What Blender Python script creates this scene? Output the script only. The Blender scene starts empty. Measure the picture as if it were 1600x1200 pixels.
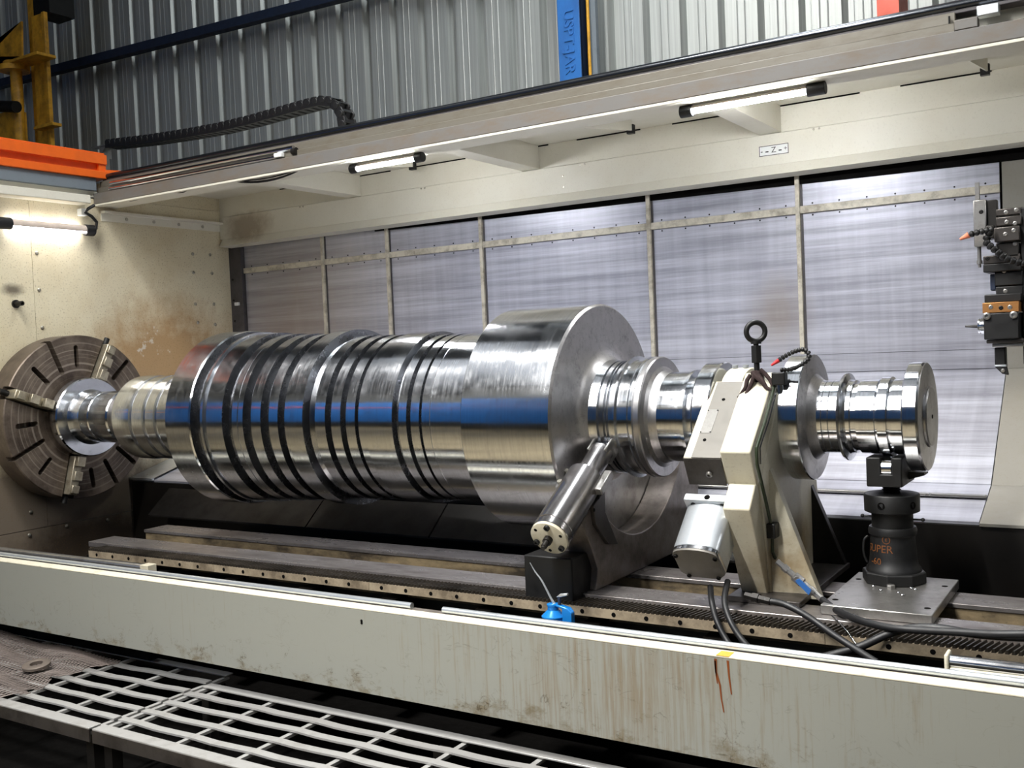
import bpy, bmesh, math, random
from mathutils import Vector, Matrix
random.seed(7)
sc = bpy.context.scene
COL = sc.collection
PI = math.pi

# ------------------------------------------------------------------ camera
def _n(v):
    v = Vector(v); v.normalize(); return v
F = 1585.0
ex = -_n((-2500, 52, F)); ey = _n((1000, -100, F))
ey = _n(ey - ex * ey.dot(ex)); ez = -ex.cross(ey)
if ez.y > 0: ez = -ez
RW = Matrix((ex, ey, ez))               # camera (x right, y down, z forward) -> world
cam = bpy.data.cameras.new('camera'); camo = bpy.data.objects.new('camera', cam); COL.objects.link(camo)
cam.sensor_width = 36; cam.lens = 36 * F / 1600; cam.clip_start = .05; cam.clip_end = 200
M3 = Matrix((RW @ Vector((1, 0, 0)), RW @ Vector((0, -1, 0)), RW @ Vector((0, 0, -1)))).transposed()
camo.matrix_world = M3.to_4x4()
sc.camera = camo
def at(px, py, ax, val):
    """point where the sight line through a photo pixel meets a real plane x / y / z = val"""
    d = RW @ Vector(((px - 800) / F, (py - 600) / F, 1.0))
    return d * (val / d['xyz'.index(ax)])

# ------------------------------------------------------------------ world, exposure, lights
w = bpy.data.worlds.new('world'); sc.world = w; w.use_nodes = True
w.node_tree.nodes['Background'].inputs[0].default_value = (.75, .85, 1, 1)
w.node_tree.nodes['Background'].inputs[1].default_value = .03
sc.view_settings.view_transform = 'Standard'; sc.view_settings.look = 'None'
sc.view_settings.exposure = .35; sc.view_settings.gamma = 1; sc.view_settings.use_curve_mapping = False
def area(name, loc, tgt, sx, sy, power, col=(1, 1, 1), spread=180):
    l = bpy.data.lights.new(name, 'AREA'); l.shape = 'RECTANGLE'; l.size = sx; l.size_y = sy; l.energy = power; l.color = col
    l.spread = math.radians(spread)
    o = bpy.data.objects.new(name, l); COL.objects.link(o); o.location = loc
    o.rotation_euler = (Vector(tgt) - Vector(loc)).to_track_quat('-Z', 'X').to_euler()
    return o
area('hall_lamp_row', (-2.6, -1.0, 4.7), (-2.4, 2.4, -.6), 5.5, .22, 240, (1, .98, .95), 104)
area('hall_high_bay', (-3.4, .9, 5.6), (-1.8, 3.2, -1), .8, .8, 115, (1, .98, .94), 100)
area('hall_lamp_behind', (-2.3, 5.0, 6.0), (-2.9, 7.0, 2.4), 1.6, .6, 125, (.92, .98, 1), 150)
area('partition_fill', (-10, -1.6, 4.6), (-11, -4.5, 1.6), 5, .4, 220, (1, .98, .95), 140)  # added fill light for the unseen blue partition, so the rotor mirrors it
LED = 175.0

# ------------------------------------------------------------------ materials
def lin(h):
    h = h.lstrip('#'); c = [int(h[i:i + 2], 16) / 255 for i in (0, 2, 4)]
    return tuple((x / 12.92 if x <= .04045 else ((x + .055) / 1.055) ** 2.4) for x in c) + (1,)
class NT:
    def __init__(s, name):
        s.m = bpy.data.materials.new(name); s.m.use_nodes = True
        s.t = s.m.node_tree; s.b = s.t.nodes['Principled BSDF']; s.tc = s.t.nodes.new('ShaderNodeTexCoord')
    def n(s, typ, **k):
        o = s.t.nodes.new(typ)
        for a, v in k.items(): setattr(o, a, v)
        return o
    def l(s, a, b): s.t.links.new(a, b)
    def mapped(s, scale=(1, 1, 1), coord='Object', loc=(0, 0, 0)):
        m = s.n('ShaderNodeMapping'); m.inputs['Scale'].default_value = scale; m.inputs['Location'].default_value = loc
        s.l(s.tc.outputs[coord], m.inputs[0]); return m.outputs[0]
    def noise(s, scale, vec=None, detail=4, rough=.6, mscale=None, loc=(0, 0, 0)):
        o = s.n('ShaderNodeTexNoise'); o.inputs['Scale'].default_value = scale; o.inputs['Detail'].default_value = detail
        o.inputs['Roughness'].default_value = rough
        s.l(vec if vec else s.mapped(mscale or (1, 1, 1), loc=loc), o.inputs['Vector']); return o.outputs['Fac']
    def ramp(s, fac, a, b, lo=0., hi=1.):
        o = s.n('ShaderNodeMapRange'); o.inputs[1].default_value = a; o.inputs[2].default_value = b
        o.inputs[3].default_value = lo; o.inputs[4].default_value = hi; s.l(fac, o.inputs[0]); return o.outputs[0]
    def mix(s, fac, a, b):
        o = s.n('ShaderNodeMix', data_type='RGBA'); 
        if hasattr(fac, 'links') or hasattr(fac, 'node'): s.l(fac, o.inputs[0])
        else: o.inputs[0].default_value = fac
        for v, i in ((a, 6), (b, 7)):
            if isinstance(v, tuple): o.inputs[i].default_value = v
            else: s.l(v, o.inputs[i])
        return o.outputs[2]
    def math(s, op, a, b=0.):
        o = s.n('ShaderNodeMath', operation=op); o.use_clamp = op in ('MULTIPLY', 'ADD', 'SUBTRACT') and False
        for v, i in ((a, 0), (b, 1)):
            if isinstance(v, (int, float)): o.inputs[i].default_value = v
            else: s.l(v, o.inputs[i])
        return o.outputs[0]
    org = (0, 0, 0)
    def blob(s, c, r):
        """1 at point c (object space) fading to 0 at distance r (tuple radii)"""
        m = s.n('ShaderNodeMapping'); m.inputs['Location'].default_value = tuple(-(c[i] - s.org[i]) / r[i] for i in range(3))
        m.inputs['Scale'].default_value = tuple(1 / x for x in r); s.l(s.tc.outputs['Object'], m.inputs[0])
        v = s.n('ShaderNodeVectorMath', operation='LENGTH'); s.l(m.outputs[0], v.inputs[0])
        return s.ramp(v.outputs['Value'], 0, 1, 1, 0)
    def bump(s, fac, strength=.2, dist=.002):
        o = s.n('ShaderNodeBump'); o.inputs['Strength'].default_value = strength; o.inputs['Distance'].default_value = dist
        s.l(fac, o.inputs['Height']); s.l(o.outputs[0], s.b.inputs['Normal'])
    def set(s, col=None, rough=None, metal=None, **k):
        for nm, v in (('Base Color', col), ('Roughness', rough), ('Metallic', metal)):
            if v is None: continue
            if isinstance(v, (tuple, float, int)): s.b.inputs[nm].default_value = v
            else: s.l(v, s.b.inputs[nm])
        return s.m
def plain(name, hexc, rough=.5, metal=0., var=.25, scale=14, bump=.1):
    t = NT(name); c = lin(hexc); d = tuple(x * (1 - var) for x in c[:3]) + (1,)
    n = t.noise(scale, detail=5)
    t.set(t.mix(t.ramp(n, .35, .7), c, d), t.ramp(n, .3, .7, rough * .85, min(1, rough * 1.2)), metal)
    if bump: t.bump(t.noise(scale * 6), bump, .001)
    return t.m
def dirty(name, hexc, dirt, rough=.5, metal=0., amount=.5, scale=6, mscale=(1, 1, 1), fine=90, bump=.12):
    t = NT(name); c = lin(hexc); d = lin(dirt)
    n1 = t.noise(scale, mscale=mscale, detail=7, rough=.68); n2 = t.noise(fine, detail=3)
    f = t.math('MULTIPLY', t.ramp(n1, .62 - .3 * amount, .78 - .2 * amount), amount)
    f2 = t.math('MULTIPLY', t.ramp(n2, .6, .72), amount * .35)
    t.set(t.mix(f2, t.mix(f, c, d), d), t.ramp(n1, .3, .7, rough * .8, rough * 1.2), metal)
    t.bump(n2, bump, .001)
    return t.m
def emit(name, col, st):
    t = NT(name); t.b.inputs['Emission Color'].default_value = col; t.b.inputs['Emission Strength'].default_value = st
    t.set((.9, .9, .9, 1), .3); return t.m

def turned(name, base=(.70, .72, .75), r0=.12, r1=.22, aniso=.88, sp=.3, spc=(.26, .26, .27)):
    t = NT(name)
    rings = t.noise(1, mscale=(120, .3, .3), detail=2); cloud = t.noise(5, detail=6, rough=.7)
    streak = t.noise(1, mscale=(170, 7, 7), detail=4, rough=.65); spots = t.noise(26, detail=6, rough=.78)
    c = t.mix(t.ramp(rings, .35, .65), tuple(x * .92 for x in base) + (1,), base + (1,))
    c = t.mix(t.ramp(streak, .38, .68, 0, .35), c, tuple(x * .6 for x in base) + (1,))
    f = t.math('MULTIPLY', t.ramp(spots, .50, .66), t.ramp(cloud, .35, .65, .25, 1))
    c = t.mix(t.math('MULTIPLY', f, sp), c, spc + (1,))
    r = t.math('ADD', t.math('ADD', t.ramp(cloud, .35, .7, r0, r1), t.ramp(streak, .4, .65, -.02, .04)), t.math('MULTIPLY', f, .07))
    t.set(c, r, 1.0)
    t.b.inputs['Anisotropic'].default_value = aniso; t.b.inputs['Anisotropic Rotation'].default_value = .25
    tg = t.n('ShaderNodeTangent', direction_type='RADIAL', axis='X'); t.l(tg.outputs[0], t.b.inputs['Tangent'])
    t.bump(rings, .03, .0006)
    return t.m
M = {}
M['rotor'] = turned('turned_steel')
M['rotor_face'] = turned('faced_steel', (.50, .49, .49), .30, .45, .2, .75, (.20, .19, .19))
M['rotor_groove_shade'] = turned('groove_shade_steel', (.30, .31, .33), .20, .30, .6)  # darker base colour paints in the shade of the deep grooves
M['rotor_worn'] = turned('worn_steel', (.42, .39, .37), .28, .42, .4)

def chuck_mat():
    t = NT('chuck_iron')
    n = t.noise(5, detail=6, rough=.7)
    g = t.n('ShaderNodeVectorMath', operation='LENGTH'); t.l(t.mapped((0, 1, 1)), g.inputs[0])
    wv = t.n('ShaderNodeTexNoise'); wv.inputs['Scale'].default_value = 45; wv.noise_dimensions = '1D'; t.l(g.outputs['Value'], wv.inputs['W'])
    c = t.mix(t.ramp(n, .35, .65), lin('#463c35'), lin('#776b5f'))
    c = t.mix(t.ramp(wv.outputs['Fac'], .56, .66, 0, .5), c, lin('#a79d90'))
    t.set(c, t.ramp(n, .3, .7, .35, .55), .55); t.bump(wv.outputs['Fac'], .15, .002); return t.m
M['chuck'] = chuck_mat()
M['jaw'] = dirty('jaw_steel', '#b0a894', '#5a4f42', .35, .7, .6, 14)
M['iron_dark'] = dirty('dark_iron', '#2a2826', '#15120f', .42, .5, .6, 9)
M['iron_grey'] = dirty('oily_cast_iron', '#4e4a47', '#241f1c', .34, .55, .6, 7)
M['black'] = plain('black_steel', '#090909', .5, .1)
M['black_plastic'] = plain('black_plastic', '#0b0b0c', .5)
M['rubber'] = plain('black_rubber', '#121214', .5)
M['gunmetal'] = plain('gunmetal', '#4a4d52', .2, .9)
M['quill'] = dirty('worn_chrome', '#a3a0a0', '#5e5a58', .22, .95, .5, 9)
M['yoke'] = dirty('oily_grey_casting', '#8a827c', '#463c36', .34, .45, .6, 7)
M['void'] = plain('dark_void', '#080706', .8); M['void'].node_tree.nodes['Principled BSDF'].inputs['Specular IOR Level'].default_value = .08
M['chrome'] = plain('polished_steel', '#c9cbcf', .16, 1., .1, 20, .04)
M['steel'] = dirty('machined_steel', '#a6a4a0', '#5b544c', .32, .85, .5, 8)
M['alu'] = dirty('aluminium', '#c9ced2', '#8e9194', .33, .75, .3, 10)
M['waytop'] = dirty('ground_way_steel', '#8f8a88', '#4b423c', .3, .7, .55, 5, (1, 3, 3))
M['wayside'] = dirty('stained_way_side', '#8a7a5e', '#1d1712', .5, .1, .9, 3, (1, 2.5, 2.5))
M['rack'] = dirty('rack_steel', '#ab9c84', '#4a3e30', .42, .25, .7, 9)
M['greasy'] = dirty('greasy_teeth', '#4a443c', '#14110e', .3, .6, .7, 6)
M['white_bolt'] = plain('zinc_bolt', '#b9b5a8', .35, .8)
M['dark_bolt'] = plain('black_bolt', '#1c1b1a', .38, .5)
M['red'] = plain('red_plastic', '#c9242b', .35); M['coral'] = plain('coral_plastic', '#e0825f', .4)
M['orange'] = plain('orange_paint', '#e8661b', .38, 0, .12); M['orange_red'] = plain('red_orange_paint', '#c8431b', .4, 0, .15)
M['grey_paint'] = dirty('blue_grey_paint', '#6f7880', '#4c5156', .5, 0, .3)
M['blue'] = dirty('blue_paint', '#2f6cb2', '#1d4a86', .36, 0, .5, 5, (1, 1, .4), 40, .3)
M['navy'] = plain('navy_paint', '#16233a', .5)
M['canblue'] = plain('blue_enamel', '#1b78c4', .25, .2, .12)
M['yellow'] = dirty('yellow_paint', '#d9a02c', '#3a2a12', .45, 0, .6, 6)
M['brass'] = dirty('bronze_plate', '#b07d4a', '#6d4724', .35, .6, .4, 20)
M['rag'] = plain('dark_red_rag', '#30201f', .95, 0, .4, 40, .5)
M['led'] = emit('led_glow', (.97, .98, 1, 1), LED)
M['ceiling_fill_glow'] = emit('added_ceiling_glow', (.86, .92, 1, 1), .62)  # glow of the added ceiling panels
M['led_wall'] = emit('wall_led_glow', (.98, .97, 1, 1), LED * .10)
M['tube_clear'] = plain('tube_housing', '#d8c9bd', .3)
M['label_white'] = plain('white_sticker', '#e6e8e6', .4, 0, .05); M['ink'] = plain('black_ink', '#1d1d1d', .5)
M['paint_orange'] = plain('orange_lettering', '#6b3d12', .6, 0, .4, 60)
M['valve_blue'] = plain('blue_lever', '#2b5e9e', .35); M['hose_green'] = plain('dark_green_tube', '#26301d', .4)
M['rust'] = plain('rust_run', '#7a3d0e', .5, 0, .3); M['tape'] = plain('yellow_tape', '#e2a52c', .5)
M['wire'] = plain('wire_cloth', '#776c66', .6, .1)
M['washer'] = plain('worn_washer', '#7f746b', .45, .5)
M['brown_clutter'] = dirty('oily_brown_floor', '#2a2115', '#0d0a07', .6, 0, .8, 4)
M['grate'] = dirty('worn_grating_steel', '#b4b3b0', '#85807a', .36, .4, .4, 12)
M['concrete'] = dirty('concrete', '#95876a', '#5b5140', .7, 0, .6, 1.2)
M['hall_wall'] = plain('hall_cladding', '#9a9a94', .6); M['hall_roof'] = plain('hall_roofing', '#5b6268', .7)

def cream(name, base, stain, blobs=(), speck=.25, amount=.35, rough=.45, org=(0, 0, 0)):
    t = NT(name); t.org = org; c = lin(base)
    n = t.noise(2.2, detail=6, rough=.65); s = t.noise(95, detail=3)
    col = t.mix(t.math('MULTIPLY', t.ramp(n, .45, .72), amount), c, lin(stain))
    for b in blobs:
        hexc, cc, rr, am, th = b
        f = t.blob(cc, rr); nn = t.noise(9, detail=6, rough=.7)
        f = t.math('MULTIPLY', t.ramp(t.math('ADD', f, t.math('MULTIPLY', nn, .6)), th, th + .35), am)
        col = t.mix(f, col, lin(hexc))
    col = t.mix(t.math('MULTIPLY', t.ramp(s, .57, .68), speck), col, lin('#6b5a3c'))
    t.set(col, t.ramp(n, .3, .7, rough * .85, rough * 1.25)); t.bump(s, .12, .001)
    return t
M['canopy'] = cream('cream_paint', '#dcd9cc', '#b9ab8c', (('#6b4f28', (-5.75, 5.4, 1.0), (.5, .6, .25),   .6, .72),), .08, .2, org=(-2.4, 4.9, .86)).m
M['front_beam'] = dirty('worn_grey_beam', '#6b6966', '#6b5c49', .5, 0, .6, 5, (1, 3, 3))
M['rail_beige'] = dirty('oily_beige_rail', '#6f6b61', '#5f5748', .42, .1, .6, 6, (1, 4, 4))
def head_mat():
    o = cream('speckled_cream_panel', '#d6cdb2', '#b29a6a', (('#a5845a', (-6.05, 4.9, -.08), (1, 1.25, 1.0), .9, .66), ('#6b6054', (-6.05, 3.8, -1.0), (1, 1.9, .62), .95, .42), ('#3a2f26', (-6.05, 4.25, -1.2), (1, 1.1, .38), .85, .62), ('#4b4238', (-6.05, 3.73, .50), (1, .17, .10), .85, .78)), .5, .4, org=(-6.05, 4.2, -1.5))  # low grey-brown blob: grime plus the lower wall's shadow painted in
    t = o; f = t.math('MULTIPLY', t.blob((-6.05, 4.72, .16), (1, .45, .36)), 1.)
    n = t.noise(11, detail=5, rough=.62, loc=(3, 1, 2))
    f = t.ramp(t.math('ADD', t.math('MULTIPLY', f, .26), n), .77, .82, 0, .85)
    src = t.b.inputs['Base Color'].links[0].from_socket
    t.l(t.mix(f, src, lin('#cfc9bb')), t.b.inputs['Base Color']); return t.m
M['head'] = head_mat()
def apron_mat():
    t = NT('stained_apron_paint'); t.org = (-2.4, 3.1, -1.38)
    st = t.noise(1, mscale=(70, 1, 2.4), detail=7, rough=.72); big = t.noise(1.8, detail=5); sw = t.noise(7, mscale=(1, 1, 1.4), detail=8, rough=.75)
    sep = t.n('ShaderNodeSeparateXYZ'); t.l(t.tc.outputs['Object'], sep.inputs[0])
    low = t.ramp(sep.outputs[2], .17, .0, 0, .2)
    zone = t.blob((-1.65, 3.1, -1.2), (1.25, 3, 1.2))
    f = t.ramp(t.math('ADD', t.math('ADD', st, t.math('MULTIPLY', zone, .17)), t.math('MULTIPLY', big, .30)), .75, .95, 0, .6)
    g = t.ramp(t.math('ADD', t.math('ADD', sw, low), t.math('MULTIPLY', zone, .05)), .68, .82, 0, .7)
    scr = t.n('ShaderNodeTexNoise'); scr.inputs['Scale'].default_value = 5.5; scr.inputs['Detail'].default_value = 3; scr.inputs['Distortion'].default_value = 2.2
    t.l(t.mapped((1, 1, 1.6)), scr.inputs['Vector'])
    line = t.ramp(t.math('ABSOLUTE', t.math('SUBTRACT', scr.outputs['Fac'], .5)), .006, .014, 1, 0)
    line = t.math('MULTIPLY', t.math('MULTIPLY', line, t.ramp(sw, .48, .62)), t.ramp(t.math('ADD', low, t.math('MULTIPLY', zone, .1)), .02, .16, .15, .8))
    col = t.mix(f, lin('#888981'), lin('#6f5c3f')); col = t.mix(g, col, lin('#5e5034')); col = t.mix(line, col, lin('#3f3524'))
    nick = t.noise(55, mscale=(1, 1, .5), detail=2); col = t.mix(t.ramp(nick, .76, .79), col, lin('#2a261f'))
    t.set(col, .42); t.bump(sw, .08, .001); return t.m
M['apron'] = apron_mat()
M['edge_cream'] = dirty('chipped_cream_edge', '#d8d2bd', '#7b6c4d', .42, 0, .4, 12)
def stainless():
    t = NT('scuffed_stainless'); t.org = (-3.3, 5.5, -.82)
    hz = t.noise(1, mscale=(.7, 9, 26), detail=7, rough=.7); vt = t.noise(1, mscale=(17, 1, 1.1), detail=3); big = t.noise(1.4, detail=4)
    f = t.math('ADD', t.math('MULTIPLY', hz, .8), t.math('MULTIPLY', vt, .2))
    col = t.mix(t.ramp(f, .40, .62), lin('#9d9da7'), lin('#c4c6d0'))
    br = t.math('MAXIMUM', t.blob((-5.4, 5.5, .2), (1.15, 1, 1.2)), t.blob((-1.75, 5.5, .12), (.30, 1, .36)))
    col = t.mix(t.math('MULTIPLY', t.ramp(t.math('ADD', br, t.math('MULTIPLY', vt, .5)), .5, 1.1), .55), col, lin('#8a7a66'))
    t.set(col, t.ramp(f, .3, .7, .34, .5), .45); t.bump(f, .08, .001); return t.m
M['stainless'] = stainless()
M['end_paint'] = cream('pale_end_paint', '#86837b', '#7c7566', (), .12, .5).m
M['strip'] = dirty('cream_strip_oily', '#c9c3b2', '#5d5244', .42, .1, .6, 13)
M['post'] = dirty('greyish_post', '#7b746c', '#3b342d', .45, .3, .6, 10)
M['dark_post'] = dirty('dark_grey_post', '#4d4a4c', '#2b2725', .5, .2, .5, 8)
def corr_mat():
    t = NT('galvanised_cladding')
    st = t.noise(1, mscale=(55, 55, .7), detail=5); big = t.noise(.9, detail=4)
    col = t.mix(t.ramp(st, .35, .68), lin('#999c99'), lin('#b0b3b0')); col = t.mix(t.ramp(big, .55, .75, 0, .3), col, lin('#918e86'))
    t.set(col, t.ramp(st, .3, .7, .36, .52), .45); return t.m
M['corr'] = corr_mat()
M['steady'] = cream('ivory_casting_paint', '#c6c1ae', '#9c8a68', (('#86714d', (-1.2, 3.95, -.86), (.3, .6, .26), .8, .62),), .2, .5, .4, org=(-1.3, 3.9, -.985)).m
M['steady_grey'] = dirty('grey_cover_plate', '#74716b', '#6d675d', .42, .3, .4, 12)
M['bed_body'] = dirty('oily_bed_casting', '#1d1a17', '#0b0908', .4, .2, .6, 4)

# ------------------------------------------------------------------ mesh builder
LOC = {}
class MB:
    def __init__(s): s.v = []; s.f = []
    def add(s, vs, fs):
        b = len(s.v); s.v += [Vector(p) for p in vs]; s.f += [tuple(i + b for i in f) for f in fs]; return s
    def box(s, x0, x1, y0, y1, z0, z1, m=None):
        vs = [(x, y, z) for x in (x0, x1) for y in (y0, y1) for z in (z0, z1)]
        if m is not None: vs = [m @ Vector(p) for p in vs]
        return s.add(vs, [(0, 1, 3, 2), (4, 6, 7, 5), (0, 4, 5, 1), (2, 3, 7, 6), (0, 2, 6, 4), (1, 5, 7, 3)])
    def prism(s, poly, ax, a0, a1, m=None):
        n = len(poly)
        def p(q, a): return {'x': (a, q[0], q[1]), 'y': (q[0], a, q[1]), 'z': (q[0], q[1], a)}[ax]
        vs = [p(q, a0) for q in poly] + [p(q, a1) for q in poly]
        if m is not None: vs = [m @ Vector(q) for q in vs]
        return s.add(vs, [tuple(range(n)), tuple(range(2 * n - 1, n - 1, -1))] + [(i, (i + 1) % n, n + (i + 1) % n, n + i) for i in range(n)])
    def lathe(s, prof, o, d, n=48, caps=True, a0=0, a1=None):
        d = _n(d); u = d.orthogonal().normalized()
        if abs(d.x) > .99: u = Vector((0, 0, 1))
        w_ = d.cross(u); o = Vector(o); full = a1 is None; a1 = 2 * PI if full else a1
        k = n if full else n + 1; b = len(s.v); vs = []
        for (t, r) in prof:
            for i in range(k):
                a = a0 + (a1 - a0) * i / n; vs.append(o + d * t + (u * math.cos(a) + w_ * math.sin(a)) * r)
        fs = []
        for j in range(len(prof) - 1):
            for i in range(n if full else n):
                i2 = (i + 1) % k
                fs.append((j * k + i, j * k + i2, (j + 1) * k + i2, (j + 1) * k + i))
        if caps and full:
            if prof[0][1] > 1e-6: fs.append(tuple(range(k))[::-1])
            if prof[-1][1] > 1e-6: fs.append(tuple((len(prof) - 1) * k + i for i in range(k)))
        return s.add(vs, fs)
    def cyl(s, p0, p1, r, r1=None, n=20):
        p0 = Vector(p0); p1 = Vector(p1); return s.lathe([(0, r), ((p1 - p0).length, r if r1 is None else r1)], p0, p1 - p0, n)
    def tube(s, pts, r, n=10):
        pts = [Vector(p) for p in pts]; k = len(pts); vs = []; u = None
        for i, p in enumerate(pts):
            t = (pts[min(i + 1, k - 1)] - pts[max(i - 1, 0)]).normalized()
            u = t.orthogonal().normalized() if u is None else (u - t * u.dot(t)).normalized()
            v = t.cross(u); rr = r[i] if isinstance(r, (list, tuple)) else r
            vs += [p + (u * math.cos(2 * PI * j / n) + v * math.sin(2 * PI * j / n)) * rr for j in range(n)]
        fs = [(i * n + j, i * n + (j + 1) % n, (i + 1) * n + (j + 1) % n, (i + 1) * n + j) for i in range(k - 1) for j in range(n)]
        fs += [tuple(range(n))[::-1], tuple((k - 1) * n + j for j in range(n))]
        return s.add(vs, fs)
    def torus(s, c, ax, R, r, n=36, m=12):
        ax = _n(ax); u = ax.orthogonal().normalized(); v = ax.cross(u); c = Vector(c); vs = []
        for i in range(n):
            a = 2 * PI * i / n; e = u * math.cos(a) + v * math.sin(a)
            vs += [c + e * (R + r * math.cos(2 * PI * j / m)) + ax * r * math.sin(2 * PI * j / m) for j in range(m)]
        return s.add(vs, [(i * m + j, ((i + 1) % n) * m + j, ((i + 1) % n) * m + (j + 1) % m, i * m + (j + 1) % m) for i in range(n) for j in range(m)])
    def sphere(s, c, r, n=12):
        return s.lathe([(-r * math.cos(PI * i / 8), max(1e-5, r * math.sin(PI * i / 8))) for i in range(9)], c, (0, 0, 1), n, False)
    def build(s, name, mat, parent=None, smooth=40, bevel=0, loc=None, seg=2):
        if parent is None:
            if loc is None:
                xs = [p.x for p in s.v]; ys = [p.y for p in s.v]; zs = [p.z for p in s.v]
                loc = Vector(((min(xs) + max(xs)) / 2, (min(ys) + max(ys)) / 2, min(zs)))
            off = Vector(loc)
        else: off = LOC[parent]
        me = bpy.data.meshes.new(name)
        me.from_pydata([tuple(p - off) for p in s.v], [], s.f)
        bm = bmesh.new(); bm.from_mesh(me); bmesh.ops.recalc_face_normals(bm, faces=bm.faces); bm.to_mesh(me); bm.free()
        if smooth:
            me.shade_smooth(); me.set_sharp_from_angle(angle=math.radians(smooth))
        me.materials.append(M[mat] if isinstance(mat, str) else mat)
        o = bpy.data.objects.new(name, me); COL.objects.link(o); LOC[o] = off
        if parent is None: o.location = off
        else: o.parent = parent
        if bevel:
            b = o.modifiers.new('bevel', 'BEVEL'); b.width = bevel; b.segments = seg; b.limit_method = 'ANGLE'; b.angle_limit = math.radians(40)
        return o
def tag(o, label=None, cat=None, group=None, kind=None):
    if label: o['label'] = label
    if cat: o['category'] = cat
    if group: o['group'] = group
    if kind: o['kind'] = kind
    return o
def thing(name, loc, label, cat, group=None):
    o = bpy.data.objects.new(name, None); COL.objects.link(o); o.location = loc; o.empty_display_size = .1; LOC[o] = Vector(loc)
    return tag(o, label, cat, group)
def struct(name, loc=(0, 0, 0)):
    o = bpy.data.objects.new(name, None); COL.objects.link(o); o.location = loc; LOC[o] = Vector(loc); return tag(o, kind='structure')
def place(src, name, loc, parent, rot=None):
    """a linked copy of a part, its origin put at world point loc"""
    o = src.copy(); o.name = name; COL.objects.link(o); o.parent = parent
    o.location = Vector(loc) - (LOC[parent] if parent else Vector()); LOC[o] = LOC.get(parent, Vector())
    if rot: o.rotation_euler = rot
    return o
def at_origin(mb, name, mat, first_loc, parent, **k):
    """a piece modelled around (0,0,0) and put at first_loc"""
    off = LOC[parent]; LOC[parent] = Vector(); o = mb.build(name, mat, parent, **k); LOC[parent] = off
    o.location = Vector(first_loc) - off; LOC[o] = off; return o
def scatter(mb, name, mat, locs, parent, rot=None, **k):
    o = at_origin(mb, name, mat, locs[0], parent, **k)
    if rot: o.rotation_euler = rot
    for q in locs[1:]: place(o, name, q, parent, rot)
    return o
def text_pts(body, size, ext=0):
    c = bpy.data.curves.new('t', 'FONT'); c.body = body; c.size = size; c.align_x = 'CENTER'; c.align_y = 'CENTER'; c.resolution_u = 3; c.extrude = ext; c.bevel_depth = ext / 3
    o = bpy.data.objects.new('t', c); COL.objects.link(o); dg = bpy.context.evaluated_depsgraph_get()
    me = bpy.data.meshes.new_from_object(o.evaluated_get(dg))
    r = ([v.co.copy() for v in me.vertices], [tuple(p.vertices) for p in me.polygons])
    bpy.data.objects.remove(o); bpy.data.curves.remove(c); bpy.data.meshes.remove(me); return r

Yr, Zr = 4.0, -.322                      # spindle axis
XH = -6.05                               # headstock face

# ================================================================== SETTING: the hall
s = struct('floor', (0, 0, -1.78)); MB().box(-18, 9, -7, 2.0, -1.9, -1.78).build('concrete_slab', 'concrete', s)
MB().box(-18, 9, 2.0, 9, -1.9, -1.78).build('shaded_pit_floor', 'void', s)  # black floor colour stands in for the shade under the gratings
MB().box(-18, 9, -7.2, -7, -1.78, 7).build('wall_front', 'hall_wall'); bpy.data.objects['wall_front']['kind'] = 'structure'
MB().box(-18.2, -18, -7.2, 9, -1.78, 7).build('wall_left', 'hall_wall'); bpy.data.objects['wall_left']['kind'] = 'structure'
MB().box(9, 9.2, -7.2, 9, -1.78, 7).build('wall_right', 'hall_wall'); bpy.data.objects['wall_right']['kind'] = 'structure'
MB().box(-18.2, 9.2, -7.2, 9, 7, 7.2).build('ceiling', 'hall_roof'); bpy.data.objects['ceiling']['kind'] = 'structure'
# corrugated rear wall: separate sheets
wd = Vector((.998, .063, 0)); wn = Vector((.063, -.998, 0)); w0 = Vector((-3.78, 7.0, 0))
wall = struct('wall_back', (-3.78, 7, -1.78))
PITCH = .285
def sheet_pts():
    pts = []
    for k in range(4):
        b = k * PITCH
        pts += [(b, 0), (b + .008, 0), (b + .044, -.055), (b + .080, -.055), (b + .095, 0)]
        for q in (.15, .205):
            pts += [(b + q - .006, 0), (b + q, .0025), (b + q + .006, 0)]
    return pts + [(4 * PITCH, 0)]
mbs = MB(); sp = sheet_pts(); n = len(sp)
for z in (0, 9.0): mbs.v += [wd * a + wn * b + Vector((0, 0, z)) for a, b in sp]
mbs.v += [p - wn * .002 for p in mbs.v]
mbs.f = [(i, i + 1, n + i + 1, n + i) for i in range(n - 1)]
locs = [w0 + wd * (4 * PITCH * k + .03) + Vector((0, 0, -1.78)) for k in range(-11, 9)]
scatter(mbs, 'cladding_sheet', 'corr', locs, wall, smooth=0)
pr = MB(); a = at(90, 107, 'y', 6.53); b = at(525, 0, 'y', 6.78)
za = (a.z + b.z) / 2
pr.prism([(-.03, -.04), (.06, -.04), (.06, .04), (-.03, .04)], 'x', -9, 9, Matrix.Translation((-3.78, 6.88, za)) @ Matrix.Rotation(math.atan2(.063, .998), 4, 'Z'))
tag(pr.build('trim_1', 'navy'), kind='structure')

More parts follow.
